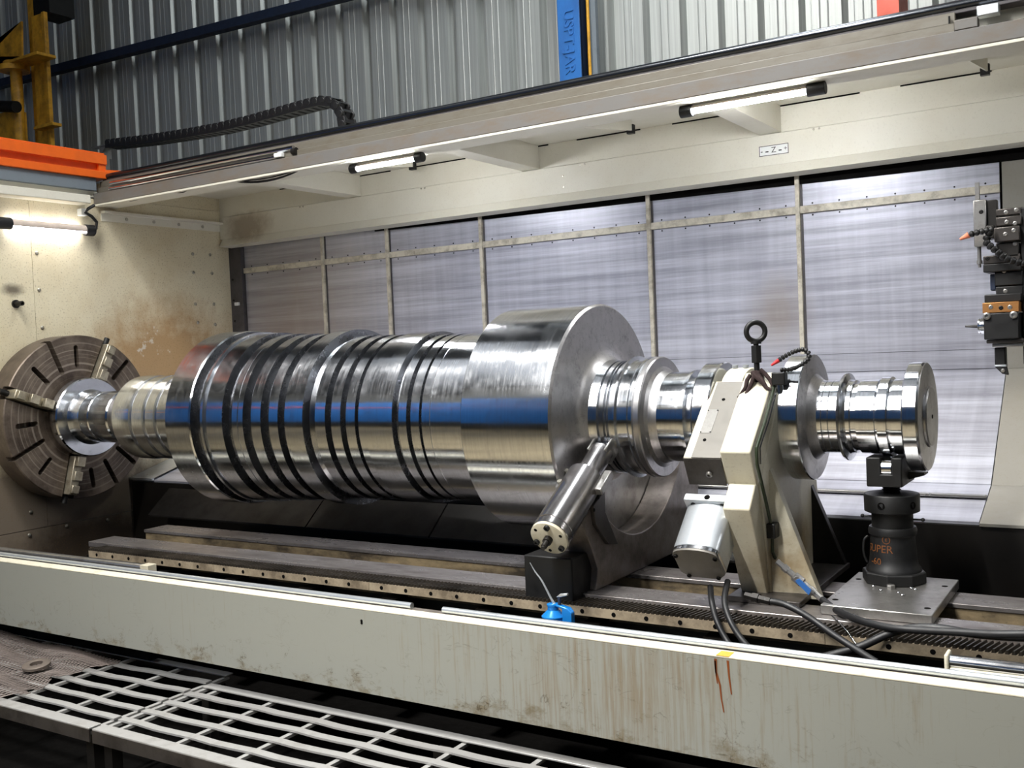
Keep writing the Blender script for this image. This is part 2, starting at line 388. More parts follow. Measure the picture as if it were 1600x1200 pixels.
# blue column with rolled-in lettering
bx0 = at(872, 60, 'y', 6.7).x; bx1 = at(906, 60, 'y', 6.7).x
col = thing('steel_column', ((bx0 + bx1) / 2, 6.75, -1.78), 'blue painted steel column standing against the corrugated wall', 'column')
MB().box(bx0, bx1, 6.70, 6.715, -1.78, 6.9).build('flange', 'blue', col, bevel=.003)
MB().box((bx0 + bx1) / 2 - .006, (bx0 + bx1) / 2 + .006, 6.715, 6.9, -1.78, 6.9).build('web', 'navy', col)
MB().box(bx0, bx1, 6.9, 6.915, -1.78, 6.9).build('flange', 'navy', col)
tv, tf = text_pts('USPT-JAR', .115, .004)
mbt = MB(); cz = at(890, 65, 'y', 6.7).z
mbt.add([((bx0 + bx1) / 2 + p.y, 6.6985 - p.z, cz - p.x) for p in tv], tf)
mbt.build('rolled_lettering', 'blue', col, smooth=0)
pc = MB(); px = at(920, 60, 'y', 6.8).x; pc.tube([(px, 6.8, -1.7), (px, 6.8, 6.9)], .012)
tag(pc.build('conduit', 'yellow'), 'thin brownish conduit running up beside the blue column', 'pipe')
px = at(928, 60, 'y', 6.85).x; pc = MB().box(px - .035, px + .03, 6.83, 6.87, -1.78, 6.9)
tag(pc.build('cable_trunking', 'grey_paint'), 'grey vertical trunking on the wall right of the blue column', 'trunking')

# yellow crane post, far left
yp = thing('crane_post', at(60, 200, 'y', 6.0).to_tuple(), 'yellow painted steel crane post behind the orange beam at far left', 'crane')
def rect(px0, py0, px1, py1, y0, y1):
    cx_, cy_ = (px0 + px1) / 2, (py0 + py1) / 2; return (at(px0, cy_, 'y', y0).x, at(px1, cy_, 'y', y0).x, y0, y1, at(cx_, py1, 'y', y0).z, at(cx_, py0, 'y', y0).z)
x0 = at(54, 120, 'y', 6.0).x; x1 = at(77, 120, 'y', 6.0).x; zb = at(60, 260, 'y', 6.0).z; zt = at(60, 22, 'y', 6.0).z
MB().box(x0, x1 - .05, 6.0, 6.015, zb, zt).build('flange', 'yellow', yp, bevel=.004)
MB().box(x1 - .045, x1, 5.98, 6.02, zb, zt).build('angle_bar', 'yellow', yp, bevel=.004)
MB().box(x0 - .14, x0 - .0, 6.06, 6.08, zb, zt + .6).build('web', 'yellow', yp)
MB().box(x0, x1 + .02, 6.03, 6.3, zt, zt + .9).build('cross_beam', 'black', yp)
g = [at(*p, 'y', 5.95) for p in ((-40, 110), (33, 33), (34, 88), (-40, 88))]
MB().prism([(p.x, p.z) for p in g], 'y', 5.95, 5.97).build('gusset', 'yellow', yp)
MB().box(*rect(4, 88, 58, 93, 5.80, 6.0)).build('shelf_plate', 'yellow', yp, bevel=.005)
c0 = at(24, 97, 'y', 5.9); MB().lathe([(0, .14), (.05, .14), (.06, .1), (.09, .1)], (c0.x - .02, 5.9, c0.z - .09), (0, 0, 1), 24).build('bearing_flange', 'yellow', yp)
MB().cyl((c0.x, 5.9, zb), (c0.x, 5.9, c0.z - .09), .055).build('strut', 'yellow', yp)
MB().box(*rect(-30, 178, 21, 232, 5.85, 6.0)).build('gear_case', 'yellow', yp, bevel=.006)
m0 = at(-30, 165, 'y', 5.8); m1 = at(26, 167, 'y', 5.8); MB().cyl(m0, m1, .055).build('motor', 'black', yp)
MB().box(*rect(52, 194, 82, 199, 5.90, 6.0)).build('stop_plate', 'yellow', yp, bevel=.004)

# red-orange column, top right
ox0 = at(1370, 10, 'y', 6.2).x; ox1 = at(1408, 10, 'y', 6.2).x
oc = thing('crane_column', ((ox0 + ox1) / 2, 6.2, -1.78), 'red-orange steel column showing above the canopy at top right', 'column')
MB().box(ox0, ox1 - .05, 6.2, 6.22, -1.78, 6.5).build('flange', 'orange_red', oc)
MB().box(ox1 - .045, ox1, 6.14, 6.4, -1.78, 6.5).build('side_plate', 'orange_red', oc)

# things behind the photographer that the polished steel mirrors
tag(MB().box(-17.5, 1.5, -4.6, -4.5, -.6, 3.3).build('partition_panel', 'blue'), 'long blue steel partition behind the photographer, seen only as a reflection', 'partition')
tag(MB().box(-17.5, -9.8, -4.48, -4.40, 2.12, 2.27).build('partition_rail', 'orange'), 'orange rail on the reflected blue partition', 'rail')
for k in range(1, 5):
    o = MB().box(-13 + k * 4.4, -11.0 + k * 4.4, -6.5, 3.6, 6.97, 6.99).build('ceiling_fill_%d' % k, 'ceiling_fill_glow'); o['kind'] = 'structure'  # added glowing ceiling panels, unseen, to brighten the rotor's reflections

# ================================================================== HEADSTOCK GUARD
hd = thing('headstock_guard', (XH, 4.2, -1.5), 'speckled cream sheet-metal headstock wall behind the faceplate chuck', 'machine guard')
ys = at(50, 400, 'x', XH).y
MB().box(XH - .03, XH, 2.9, ys - .003, -1.02, 1.14).build('sheet_panel', 'head', hd)
MB().box(XH - .03, XH, 4.40, 5.53, 1.142, 1.24).build('upper_panel', 'head', hd)
MB().box(XH - .03, XH, ys, 5.53, -1.02, 1.14).build('sheet_panel', 'head', hd)
MB().box(XH - .03, XH - .002, 2.9, 4.66, -1.55, -1.024).build('kick_panel', 'head', hd)
MB().box(XH - .01, XH + .12, 2.9, at(125, 321, 'x', XH).y, 1.075, 1.13).build('top_lip', 'canopy', hd, bevel=.004)
MB().box(XH - .3, XH, 2.9, 4.4, 1.13, 1.18).build('top_panel', 'canopy', hd)
bl = MB().lathe([(0, .012), (.004, .012), (.0075, .008), (.008, .0001)], (0, 0, 0), (1, 0, 0), 12)
bp = [(57, 395), (61, 453), (66, 512), (301, 397), (328, 398), (302, 426), (331, 427), (305, 475), (334, 475), (309, 504), (336, 507), (48, 800), (104, 822), (168, 812), (46, 836)]
scatter(bl, 'bolt', 'white_bolt', [at(*p, 'x', XH) for p in bp], hd)
q = at(24, 475, 'x', XH)
MB().lathe([(0, .026), (.012, .026), (.012, .017), (.075, .015), (.076, .009), (.06, .008)], q, (1, 0, 0), 20).build('coolant_nozzle', 'iron_dark', hd)
# angle bracket under the canopy
a = at(157, 331, 'x', XH); b = at(347, 346, 'x', XH)
MB().box(XH, XH + .045, a.y, 5.44, 1.035, 1.052).box(XH, XH + .006, a.y, 5.44, .985, 1.05).build('angle_bracket', 'canopy', hd)
scatter(bl, 'bracket_screw', 'white_bolt', [Vector((XH + .006, y, 1.012)) for y in (4.6, 4.83, 5.05, 5.27)], hd)

# grey duct beam and orange beam on top of the headstock
db = MB().box(XH - .25, XH + .03, 2.6, 4.36, 1.18, 1.265)
tag(db.build('duct_beam', 'grey_paint', bevel=.004), 'blue-grey box beam between the orange beam and cream headstock wall', 'beam')
ob = thing('orange_beam', (XH, 3.6, 1.266), 'bright orange channel beam lying on the headstock, upper left', 'beam')
yo = 4.445
MB().box(XH - .16, XH + .05, 2.5, yo, 1.266, 1.315).build('lower_flange', 'orange', ob, bevel=.003)
MB().box(XH - .16, XH + .005, 2.5, yo - .06, 1.315, 1.365).build('web', 'orange', ob)
MB().box(XH - .16, XH + .04, 2.5, yo, 1.365, 1.43).build('upper_flange', 'orange', ob, bevel=.003)
MB().box(XH - .16, XH + .03, 2.5, yo - .01, 1.430, 1.444).build('cap_strip', 'orange', ob, bevel=.003)
MB().box(XH - .14, XH + .03, yo - .06, yo - .005, 1.31, 1.37).build('end_plate', 'orange', ob)
MB().prism([(XH + .04, yo - .02), (XH + .09, yo + .1), (XH - .05, yo + .1), (XH - .1, yo - .02)], 'z', 1.30, 1.33).build('tongue', 'orange', ob)

# ================================================================== CANOPY
XR = 1.2
cp = thing('canopy', (-2.4, 4.9, .86), 'long cream machine canopy with grey front rail over the work area', 'canopy')
MB().box(XH + .002, XR, 4.35, 4.42, 1.092, 1.163).build('front_rail', 'front_beam', cp, bevel=.003)
MB().box(XH + .002, XR, 4.352, 4.52, 1.078, 1.0915).build('front_underside', 'canopy', cp, bevel=.002)
MB().box(XH + .002, XR, 4.50, 4.52, 1.0915, 1.24).build('front_web', 'canopy', cp)
MB().box(XH + .002, at(1490, 50, 'y', 4.36).x, 4.385, 4.45, 1.163, 1.205).build('guide_rail', 'rail_beige', cp, bevel=.003)
MB().box(XH + .002, at(1490, 50, 'y', 4.36).x, 4.405, 4.45, 1.208, 1.252).build('guide_rail', 'rail_beige', cp, bevel=.003)
MB().tube([(XH + .002, 4.44, 1.284), (XR, 4.44, 1.284)], .021, 14).build('top_rod', 'gunmetal', cp)
MB().box(XH + .002, XR, 4.43, 4.56, 1.25, 1.30).build('top_tray', 'dark_post', cp, bevel=.004)
MB().tube([(-5.9, 4.386, 1.218), (at(458, 237, 'y', 4.38).x, 4.386, 1.218)], .016, 12).build('cover_rod', 'chrome', cp)
MB().tube([(-5.9, 4.37, 1.18), (at(440, 243, 'y', 4.38).x, 4.37, 1.18)], .010, 12).build('cover_rod', 'chrome', cp)
q = at(461, 236, 'y', 4.38); MB().cyl(q - Vector((.02, 0, 0)), q + Vector((.012, 0, 0)), .020).build('rod_end_cap', 'iron_dark', cp)
q = at(437, 243, 'y', 4.37); MB().box(q.x - .03, q.x + .03, 4.35, 4.38, q.z - .012, q.z + .014).build('rod_clip', 'label_white', cp, bevel=.003)
MB().box(XH + .002, XR, 4.5, 5.47, 1.238, 1.25).build('roof_panel', 'canopy', cp)
MB().box(XH, XR, 5.452, 5.49, 1.095, 1.238).build('rear_web', 'canopy', cp)
MB().box(XH + .005, XR, 5.44, 5.52, .925, 1.092).build('rear_beam', 'canopy', cp, bevel=.002)
MB().prism([(5.438, .925), (5.40, .868), (5.52, .862), (5.52, .925)], 'x', XH + .03, XR).build('rear_lip', 'canopy', cp, bevel=.002)
for xr in (-4.69, -3.25, -1.735, -.2):
    MB().box(xr - .06, xr + .06, 4.52, 5.452, 1.096, 1.238).build('cross_rib', 'canopy', cp, bevel=.002)
for xr in (-3.98, -2.44, -.63):
    MB().prism([(4.52, 1.238), (5.2, 1.238), (5.2, 1.18), (4.52, 1.09)], 'x', xr - .004, xr + .004).build('gusset_plate', 'canopy', cp)
    MB().box(xr - .03, xr + .01, 5.2, 5.23, 1.165, 1.215).build('cable_clip', 'black_plastic', cp)
for i in range(9):
    xs = -5.4 + i * .62
    MB().box(xs, xs + .42, 5.447, 5.4525, 1.231, 1.2385).build('vent_slot', 'void', cp)
rv = MB().lathe([(0, .006), (.003, .005), (.0031, .0001)], (0, 0, 0), (0, -1, 0), 10)
scatter(rv, 'rivet', 'white_bolt', [Vector((x + d, 5.44, 1.083)) for x in (-5.2, -4.1, -2.9, -1.5) for d in (0, .03)] + [Vector((-3.02, 5.44, z)) for z in (.965, 1.03)], cp)
# right end of the front rail: dark sensor block
q = at(1492, 45, 'y', 4.37); MB().box(q.x, q.x + .085, 4.352, 4.40, 1.165, 1.205).build('bracket_plate', 'front_beam', cp, bevel=.003)
q = at(1540, 25, 'y', 4.40); MB().box(q.x - .03, q.x + .05, 4.38, 4.43, 1.21, 1.25).build('sensor_block', 'alu', cp, bevel=.004)
MB().tube([(q.x - .13, 4.39, 1.235), (q.x - .13, 4.39, 1.205)], .004).build('sensor_pin', 'black', cp)
# loose wires along the front underside
def cat(p0, p1, sag, k=10):
    p0 = Vector(p0); p1 = Vector(p1); return [p0.lerp(p1, i / k) - Vector((0, 0, sag * 4 * (i / k) * (1 - i / k))) for i in range(k + 1)]
wr = MB()
for dy, sg in ((0, .035), (.012, .05), (.02, .042)):
    wr.tube(cat(at(352, 283, 'y', 4.37) + Vector((0, dy, .01)), at(478, 262, 'y', 4.37) + Vector((0, dy, .012)), sg), .004, 6)
tag(wr.build('cable_bundle', 'rubber'), 'slack black cables hanging under the canopy rail near left lamp', 'cable')
wr = MB()
for dy, sg in ((0, .02), (.01, .03)):
    wr.tube(cat(at(180, 313, 'y', 4.37) + Vector((0, dy, .01)), at(232, 304, 'y', 4.37) + Vector((0, dy, .01)), sg), .003, 6)
    wr.tube(cat(at(265, 299, 'y', 4.37) + Vector((0, dy, .01)), at(300, 292, 'y', 4.37) + Vector((0, dy, .01)), sg), .003, 6)
wr.box(*[v for v in ()]) if False else None
tag(wr.build('thin_wire', 'rubber'), 'thin wires tied under the canopy rail above the chuck', 'wire')

# axis sticker:  - - Z - +
c = [at(*p, 'y', 5.4385) for p in ((1186, 230), (1232, 223), (1232, 239), (1187, 245))]
sx0, sx1, sz0, sz1 = c[0].x, c[1].x, min(p.z for p in c), max(p.z for p in c)
sx1 = at(1232, 231, 'y', 5.4385).x; zc = sum(p.z for p in c) / 4; hh = .027
st = thing('axis_sticker', ((sx0 + sx1) / 2, 5.439, zc - hh), 'small white sticker marked with a Z axis on the canopy beam', 'sticker')
MB().box(sx0, sx1, 5.4375, 5.4395, zc - hh, zc + hh).build('backing', 'label_white', st)
fr = MB()
for (xa, xb, za_, zb_) in ((sx0, sx1, zc + hh - .003, zc + hh), (sx0, sx1, zc - hh, zc - hh + .003), (sx0, sx0 + .003, zc - hh, zc + hh), (sx1 - .003, sx1, zc - hh, zc + hh)):
    fr.box(xa, xb, 5.4368, 5.4376, za_, zb_)
fr.build('border', 'ink', st)
L_ = sx1 - sx0
for ch, fx, sz in (('-', .09, .045), ('-', .27, .07), ('Z', .50, .042), ('-', .72, .07), ('+', .90, .035)):
    tv, tf = text_pts(ch, sz); MB().add([(sx0 + L_ * fx + p.x, 5.4367, zc + p.y) for p in tv], tf).build('character', 'ink', st, smooth=0)

# LED tube lamps
def led(p0, p1, label, r=.021, cap0=.1, cap1=.1, ha=-PI * .4, gm='led'):
    p0 = Vector(p0); p1 = Vector(p1); d = (p1 - p0); L = d.length; d.normalize()
    t = thing('tube_lamp', (p0 + p1) / 2, label, 'lamp', 'LED machine lamps')
    MB().cyl(p0, p0 + d * L * cap0, r * 1.25).build('end_cap', 'black_plastic', t, bevel=.003)
    MB().cyl(p1 - d * L * cap1, p1, r * 1.25).build('end_cap', 'black_plastic', t, bevel=.003)
    MB().cyl(p0 + d * L * cap0, p1 - d * L * cap1, r * .72).build('glow_tube', gm, t)
    MB().lathe([(L * cap0, r), (L * (1 - cap1), r), (L * (1 - cap1), r * .8), (L * cap0, r * .8), (L * cap0, r)], p0, d, 24, False, ha, ha + PI * .8).build('tube_housing', 'tube_clear', t)
    return t
YL, ZL = 4.44, 1.052
def lx(px, py): return at(px, py, 'y', YL).x
led((lx(548, 252), YL, ZL), (lx(661, 238), YL, ZL), 'short LED tube lamp under the canopy rail, left of centre')
led((lx(1063, 163), YL, ZL), (lx(1290, 124), YL, ZL), 'long LED tube lamp under the canopy rail, upper right', .022, .09, .12)
led((.35, YL, ZL), (1.1, YL, ZL), 'LED tube lamp further along the canopy, past the right edge of the frame')
lw = led((XH + .06, 3.35, .905), (XH + .06, at(146, 362, 'x', XH + .06).y, .905), 'glowing LED tube lamp on the cream headstock wall at far left', .030, .38, .07, gm='led_wall')
MB().tube([at(p[0], p[1], 'x', XH + .05) for p in ((140, 361), (150, 357), (151, 347), (143, 338), (133, 332), (138, 326), (147, 321))], .011, 8).build('lamp_cable', 'rubber', lw)
MB().box(XH, XH + .05, at(120, 330, 'x', XH).y, at(130, 330, 'x', XH).y, at(125, 338, 'x', XH).z, at(125, 327, 'x', XH).z).build('cable_gland', 'label_white', lw, bevel=.004)

# ================================================================== CABLE CHAIN on the roof
ch = thing('cable_chain', at(360, 205, 'y', 5.0).to_tuple(), 'black plastic cable drag chain arching over the canopy roof', 'cable chain')
cpx = [(178, 226), (240, 219), (300, 210), (350, 201), (400, 189), (450, 175), (490, 164), (508, 160), (522, 161), (533, 168), (540, 181), (543, 200), (544, 222)]
cpt = [at(*p, 'y', 5.0) for p in cpx]
lk = MB(); LP = .062
for sy in (-.05, .05):
    lk.prism([(-.033, -.03), (.033, -.03), (.033, .022), (.022, .034), (-.02, .034), (-.033, .02)], 'y', sy - .007, sy + .007)
    lk.cyl((.012, sy - .011 if sy < 0 else sy + .004, .006), (.012, sy - .004 if sy < 0 else sy + .011, .006), .02, n=10)
lk.box(-.02, .02, -.05, .05, -.03, -.022).box(-.012, .012, -.05, .05, .024, .031)
def walk(pts, step):
    out = []; need = 0.
    for a, b in zip(pts, pts[1:]):
        L = (b - a).length; t = need
        while t < L: out.append((a.lerp(b, t / L), (b - a).normalized())); t += step
        need = t - L
    return out
first = None
for p, d in walk(cpt, LP):
    ang = -math.atan2(d.z, d.x)
    if first is None:
        first = at_origin(lk, 'chain_link', 'black_plastic', p, ch, bevel=.003); first.rotation_euler = (0, ang, 0)
    else: place(first, 'chain_link', p, ch, (0, ang, 0))
a = cpt[0]; MB().box(a.x - .19, a.x - .03, 4.94, 5.06, a.z - .01, a.z - .002).box(a.x - .11, a.x - .10, 4.95, 5.05, a.z - .09, a.z - .01).prism([(a.x - .10, a.z - .01), (a.x - .03, a.z - .01), (a.x - .10, a.z - .08)], 'y', 4.95, 4.96).build('end_bracket', 'steel', ch)
MB().box(a.x - .12, a.x - .09, 4.98, 5.02, 1.25, a.z - .09).build('bracket_stand', 'steel', ch)

# ================================================================== REAR GUARD (sheet-metal back wall)
bg = thing('rear_guard', (-3.3, 5.5, -.82), 'scuffed stainless sheet-metal rear guard with cream seams behind the rotor', 'machine guard')
YB = 5.55
posts = [-5.92, -5.09, -4.487, -3.70, -2.505, -1.62, -.622]
prof_low = [(YB, -.112), (YB, -.205), (4.90, -.697), (4.52, -.80), (4.50, -.80)]
ZT, ZR0, ZR1 = .87, .660, .700
for x0, x1 in zip(posts, posts[1:]):
    MB().box(x0 + .008, x1 - .008, YB, YB + .012, ZR1, ZT + .03).build('upper_panel', 'stainless', bg)
    MB().box(x0 + .008, x1 - .008, YB, YB + .012, -.108, ZR0).build('lower_panel', 'stainless', bg)
    MB().box(x0 + .006, x1 - .006, YB - .016, YB + .004, ZR0, ZR1).build('rail_strip', 'strip', bg, bevel=.002)
    rr = MB().lathe([(0, .005), (.003, .004), (.0031, .0001)], (0, 0, 0), (0, -1, 0), 8)
    k = max(3, int((x1 - x0) / .14))
    scatter(rr, 'rivet', 'dark_bolt', [Vector((x0 + (i + .5) * (x1 - x0) / k, YB, z)) for i in range(k) for z in (ZR1 + .012, ZR0 - .012)], bg)
MB().box(XH, XR, YB + .0125, YB + .02, -.25, ZT + .06).build('backing_sheet', 'void', bg)
for x in posts[1:-1]:
    MB().box(x - .016, x + .008, YB - .022, YB + .01, -.108, ZT + .03).build('seam_post', 'strip', bg, bevel=.002)
    MB().box(x + .008, x + .02, YB - .004, YB + .01, -.108, ZT + .03).build('seam_gap', 'dark_post', bg)
MB().box(XH, posts[0] - .0, YB - .03, YB + .01, -.2, ZT + .03).build('corner_post', 'dark_post', bg)
scatter(MB().lathe([(0, .01), (.005, .009), (.0051, .0001)], (0, 0, 0), (0, -1, 0), 10), 'bolt', 'dark_bolt', [Vector((XH + .03, YB - .03, z)) for z in (.62, .46, .30, .14)], bg)
q = at(372, 475, 'y', YB - .03); MB().box(q.x - .02, q.x + .02, YB - .05, YB - .03, q.z - .012, q.z + .012).build('latch', 'label_white', bg, bevel=.003)
# lower steps, per bay, down to the chip trough
XE = -.622
def low(poly_a, poly_b, x0a, x1a, x1b, name, mat):
    (ya, za_), (yb, zb_) = poly_a, poly_b
    t = .012
    MB().add([(x0a, ya, za_), (x1a, ya, za_), (x1b, yb, zb_), (x0a, yb, zb_), (x0a, ya, za_ - t), (x1a, ya, za_ - t), (x1b, yb, zb_ - t), (x0a, yb, zb_ - t)],
             [(0, 1, 2, 3), (4, 7, 6, 5), (0, 4, 5, 1), (1, 5, 6, 2), (2, 6, 7, 3), (3, 7, 4, 0)]).build(name, mat, bg)
for x0, x1 in zip(posts, posts[1:]):
    MB().box(x0 + .004, x1 - .004, YB - .004, YB + .01, -.205, -.110).build('skirt_panel', 'stainless', bg)
low((YB, -.207), (4.90, -.695), XH + .02, XE, XE, 'chip_slope', 'stainless')
low((4.897, -.699), (4.52, -.80), XH + .02, XE, XE, 'chip_apron', 'stainless')
MB().box(at(1265, 772, 'y', 4.75).x - 4.2, at(1541, 778, 'y', 4.75).x, 4.73, 4.77, -.733, -.722).build('wiper_strip', 'steel', bg, bevel=.002)
MB().box(XH + .02, XR, 4.51, 4.53, -1.6, -.815).build('trough_wall', 'bed_body', bg)
# painted end section at the right
MB().box(XE + .004, XR, YB - .004, YB + .01, -.207, ZT + .03).build('end_panel', 'end_paint', bg)
low((YB - .001, -.207), (4.897, -.698), XE + .004, XR, XR, 'end_slope', 'end_paint')
low((4.897, -.699), (4.50, -.802), XE + .004, XR, XR, 'end_apron', 'end_paint')
# black strip standing in for shadow under the lip (widens to the right)
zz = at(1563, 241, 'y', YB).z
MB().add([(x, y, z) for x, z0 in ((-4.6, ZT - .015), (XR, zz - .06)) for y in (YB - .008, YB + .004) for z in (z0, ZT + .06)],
         [(0, 1, 3, 2), (4, 6, 7, 5), (0, 4, 5, 1), (2, 3, 7, 6), (0, 2, 6, 4), (1, 5, 7, 3)]).build('shade_strip', 'void', bg)
# left end cheek beside the chuck
MB().add([(XH + .005, 4.52, -.785), (XH + .25, 4.52, -.785), (XH + .25, 4.9, -.68), (XH + .005, 4.9, -.68)], [(0, 1, 2, 3)]).box(XH + .005, XH + .25, 4.5, 4.52, -.80, -.785).build('cheek_plate', 'alu', bg)
# dark chute plates seen below the rotor
for x0, x1 in ((-5.6, -4.2), (-4.19, -3.3), (-3.29, -2.3), (-2.29, -1.3)):
    MB().prism([(4.48, -.84), (4.30, -.99), (4.30, -1.0), (4.48, -.85)], 'x', x0, x1).build('chute_plate', 'iron_dark', bg)

# ================================================================== BED
bd = thing('lathe_bed', (-2.4, 3.8, -1.5), 'oil-stained lathe bed with two ground ways and a toothed front rack', 'lathe bed')
ZW = -.985
MB().box(-5.09, XR, 3.50, 3.67, ZW - .03, ZW).build('front_way', 'waytop', bd, bevel=.003)
MB().box(-5.085, XR, 3.504, 3.66, ZW - .10, ZW - .0305).build('front_way_body', 'wayside', bd)
MB().box(-5.10, XR, 3.88, 4.05, ZW - .018, ZW).build('rear_way', 'waytop', bd, bevel=.003)
MB().box(-5.09, XR, 3.885, 4.04, ZW - .09, ZW - .0185).build('rear_way_body', 'wayside', bd)
MB().box(-5.2, XR, 3.56, 4.3, -1.55, ZW - .095).build('bed_casting', 'bed_body', bd)
# racks, module 6
PT = .01885; SEG = 53
def rack_mb(teeth):
    m = MB(); y0, y1 = 3.402, 3.502; zb, zt = -1.044, -1.008; h = .012; L = SEG * PT; sk = .024
    if not teeth: return m.box(0, L - .002, y0, y1, zb, zt)
    for i in range(SEG):
        x = i * PT + .001
        a = [(x, zt), (x + .0125, zt), (x + .0085, zt + h), (x + .004, zt + h)]
        vs = [(p[0] , y0, p[1]) for p in a] + [(p[0] + sk, y1, p[1]) for p in a]
        m.add(vs, [(0, 1, 2, 3), (7, 6, 5, 4), (0, 4, 5, 1), (1, 5, 6, 2), (2, 6, 7, 3), (3, 7, 4, 0)])
    return m
def sub(o, par): o.parent = par; o.location = -par.location if o.location.length < 1e-6 else o.location; return o
rb = None
for i in range(6):
    x = -4.95 + i * SEG * PT
    if rb is None:
        rb = at_origin(rack_mb(0), 'gear_rack', 'rack', (x, 0, 0), bd, smooth=0); r_ = rb
        tb_ = at_origin(rack_mb(1), 'rack_teeth', 'greasy', (x, 0, 0), bd, smooth=0); tb_.parent = r_; tb_.location = (0, 0, 0); tb_['kind'] = 'stuff'
    else:
        r_ = place(rb, 'gear_rack', (x, 0, 0), bd); q = tb_.copy(); COL.objects.link(q); q.parent = r_
    for k in range(7):
        if i == 0 and k == 0:
            ho = at_origin(MB().lathe([(0, .009), (.0012, .009)], (0, 0, 0), (0, -1, 0), 14), 'bolt_hole', 'void', (0, 0, 0), bd, smooth=0); h_ = ho
        else: h_ = ho.copy(); COL.objects.link(h_)
        h_.parent = r_; h_.location = (.07 + k * .135, 3.4023, -1.027)
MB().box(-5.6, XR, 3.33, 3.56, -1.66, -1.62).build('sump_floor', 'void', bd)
for i in range(12):
    x = -4.9 + i * .5
    MB().box(x, x + .08, 3.42, 3.56, -1.5, -1.075).build('bed_rib', 'bed_body', bd)

# ================================================================== FRONT APRON + guide rods
ap = thing('front_apron', (-2.4, 3.1, -1.38), 'long stained cream-grey front apron panel with chipped top edge', 'machine panel')
MB().box(-6.04, XR, 3.10, 3.125, -1.378, -1.037).build('face_panel', 'apron', ap)
MB().box(-6.04, XR, 3.10, 3.165, -1.0365, -1.030).build('top_edge', 'edge_cream', ap, bevel=.002)
MB().box(-6.04, XR, 3.155, 3.20, -1.10, -1.0305).build('rear_return', 'post', ap)
def drip(pts, wd_):
    m = MB()
    P_ = [at(*p, 'y', 3.0995) for p in pts]
    for i, (a, b) in enumerate(zip(P_, P_[1:])):
        wa = wd_ * (1 - .7 * i / len(P_)); wb = wd_ * (1 - .7 * (i + 1) / len(P_))
        m.add([(a.x - wa, 3.0988, a.z), (a.x + wa, 3.0988, a.z), (b.x + wb, 3.0988, b.z), (b.x - wb, 3.0988, b.z)], [(0, 1, 2, 3)])
    m.build('rust_run', 'rust', ap, smooth=0)
drip([(1118, 1029), (1119, 1050), (1125, 1070), (1127, 1090), (1131, 1113)], .0045)
drip([(1117, 1032), (1119, 1055), (1121, 1068)], .003)
drip([(1137, 1032), (1139, 1055), (1143, 1085)], .004)
a = at(1119, 1026, 'y', 3.1).x; b = at(1139, 1028, 'y', 3.1).x; MB().box(a, b, 3.099, 3.15, -1.0295, -1.0288).build('tape_patch', 'tape', ap)
a = at(565, 970, 'y', 3.1); MB().lathe([(0, .006), (.001, .006)], (a.x, 3.0995, a.z), (0, -1, 0), 10).lathe([(0, .0055), (.001, .0055)], (a.x, 3.0995, a.z - .009), (0, -1, 0), 10).build('drain_hole', 'void', ap)
def rod(x0, x1, y, z, r, label, name='guide_rod', mat='alu'):
    return tag(MB().tube([(x0, y, z), (x1, y, z)], r, 16).build(name, mat, loc=((x0 + x1) / 2, y, z - r)), label, 'rod', 'guide rods along the apron')
YRD = 3.178
rod(-6.04, at(644, 950, 'y', YRD).x, YRD, -1.018, .0125, 'polished steel rod on the apron edge, left half')
rod(at(693, 957, 'y', YRD).x, XR, YRD, -1.018, .0125, 'polished steel rod on the apron edge, right half behind the rust runs')
xe = at(237, 886, 'y', 3.27).x
t = thing('cover_tube', (-5, 3.27, -1.03), 'steel box tube with beige end block lying behind the apron, left', 'tube')
MB().box(-6.04, xe - .06, 3.25, 3.29, -1.045, -1.008).build('tube_body', 'steel', t, bevel=.012, seg=3)
MB().box(xe - .06, xe, 3.245, 3.30, -1.06, -1.005).build('end_block', 'steady', t, bevel=.003)
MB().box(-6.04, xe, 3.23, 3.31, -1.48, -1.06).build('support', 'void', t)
xe = at(1477, 1040, 'y', 3.27).x
t = thing('rail_cover', (xe + .5, 3.27, -1.03), 'ivory half-round rail cover with end plate at lower right', 'rail cover')
MB().tube([(xe + .012, 3.28, -1.012), (XR, 3.28, -1.012)], .02, 14).build('cover_rod', 'chrome', t)
MB().box(xe + .012, XR, 3.255, 3.31, -1.055, -1.026).build('cover_body', 'edge_cream', t, bevel=.006)
MB().box(xe, xe + .012, 3.25, 3.315, -1.065, -.985).build('end_plate', 'edge_cream', t, bevel=.005)
MB().box(xe + .1, XR, 3.26, 3.31, -1.5, -1.056).build('support', 'void', t)

